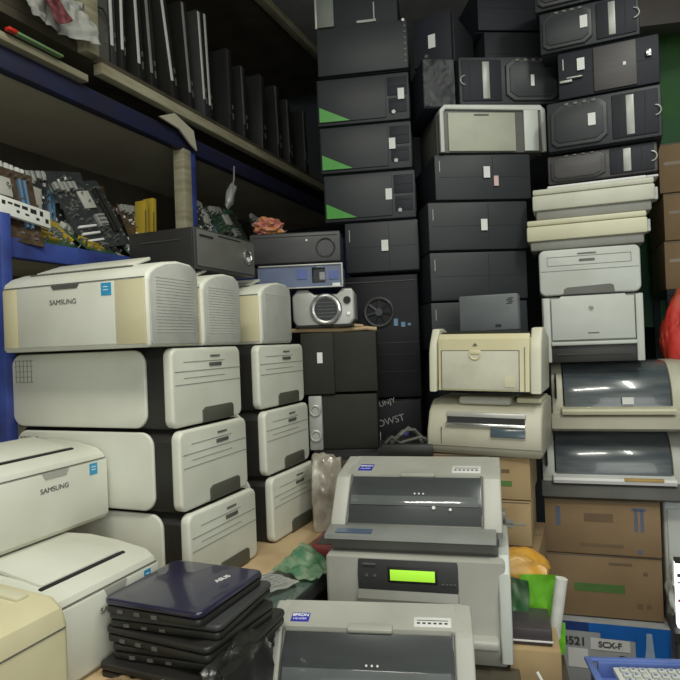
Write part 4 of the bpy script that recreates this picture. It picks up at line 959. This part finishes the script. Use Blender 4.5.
t = thing('parts_carton', 'dark flat carton under the circuit boards past the shelf post', 'box', FL.at(1.0, SB + .01, 1.834), FL.yaw)
obj('carton', B().box(0, 1.25, 0, .30, 0, .118, .003), DWOOD, t); obj('carton_lid', B().box(-.003, 1.253, -.003, .303, .09, .121, .003), OLIVE, t)
for i, (lab, s, b_, yd, ln, rl, w_, h_, m) in enumerate(CB): circuit_board(lab, s, b_ + (.02 if s > 1 else 0), yd, ln, rl, w_, h_, m, i + 1, 1.838 if s < 1 else 1.957)
t = thing('port_plate', 'bright metal port plate with dark cutouts at the left edge of the shelf', 'metal plate', FL.at(-.02, SB - .012, 1.90), FL.yaw, None, (-8, 6))
obj('plate', B().box(0, .185, 0, .012, 0, .055, .001), TIN, t)
b = B()
for i, (x, z_, w_, h_) in enumerate(((.01, .03, .012, .012), (.03, .036, .016, .006), (.052, .035, .02, .008), (.08, .034, .02, .01), (.11, .03, .022, .014), (.145, .03, .012, .016), (.165, .012, .012, .014), (.06, .016, .01, .008), (.13, .012, .012, .008), (.09, .016, .014, .006))): b.box(x, x + w_, -.001, .002, z_, z_ + h_)
obj('cutouts', b, SLOT, t)
t = obj('green_tangle', B().blob((0, 0, .07), .06, .05, .08, .6, seed=3, sub=4, sc=4), mat('leaf_green_plastic', (.02, .16, .03), .5, dirt_or_glint=(.01, .04, .02), scale=30)); t.location = FL.at(-.06, SB + .12, 2.06); tag(t, 'green plastic tangle at the left edge above the circuit boards', 'plastic')
t.location = FL.at(-.03, SB + .10, 2.04)
for i, s in enumerate((.78, .83)):
    t = thing('memory_module_bundle', ['yellow edged bundle of memory modules standing nearest the shelf post', 'yellow edged bundle of memory modules beside the first bundle'][i], 'memory', FL.at(s - .06, SB + .08, 1.835), FL.yaw, 'yellow edged bundles by the shelf post', (0, 2))
    obj('modules', B().box(0, .022, 0, .05, 0, .26 + i * .02, .001), YEL, t); obj('contacts', B().box(.0, .006, -.002, 0, .02, .22), BRONZE, t)
t = thing('adapter_heap', 'white and grey adapter hanging below the rail past the shelf post', 'adapter', FL.at(1.22, SB - .02, 2.20), FL.yaw, None, (0, 25))
obj('adapter', B().blob((0, 0, .0), .025, .02, .07, .3, seed=2, sub=3, flat=False), ALU, t); obj('adapter_cord', B().tube([(0, 0, .06), (.01, .01, .11), (.0, .02, .18)], .004), ALU, t)
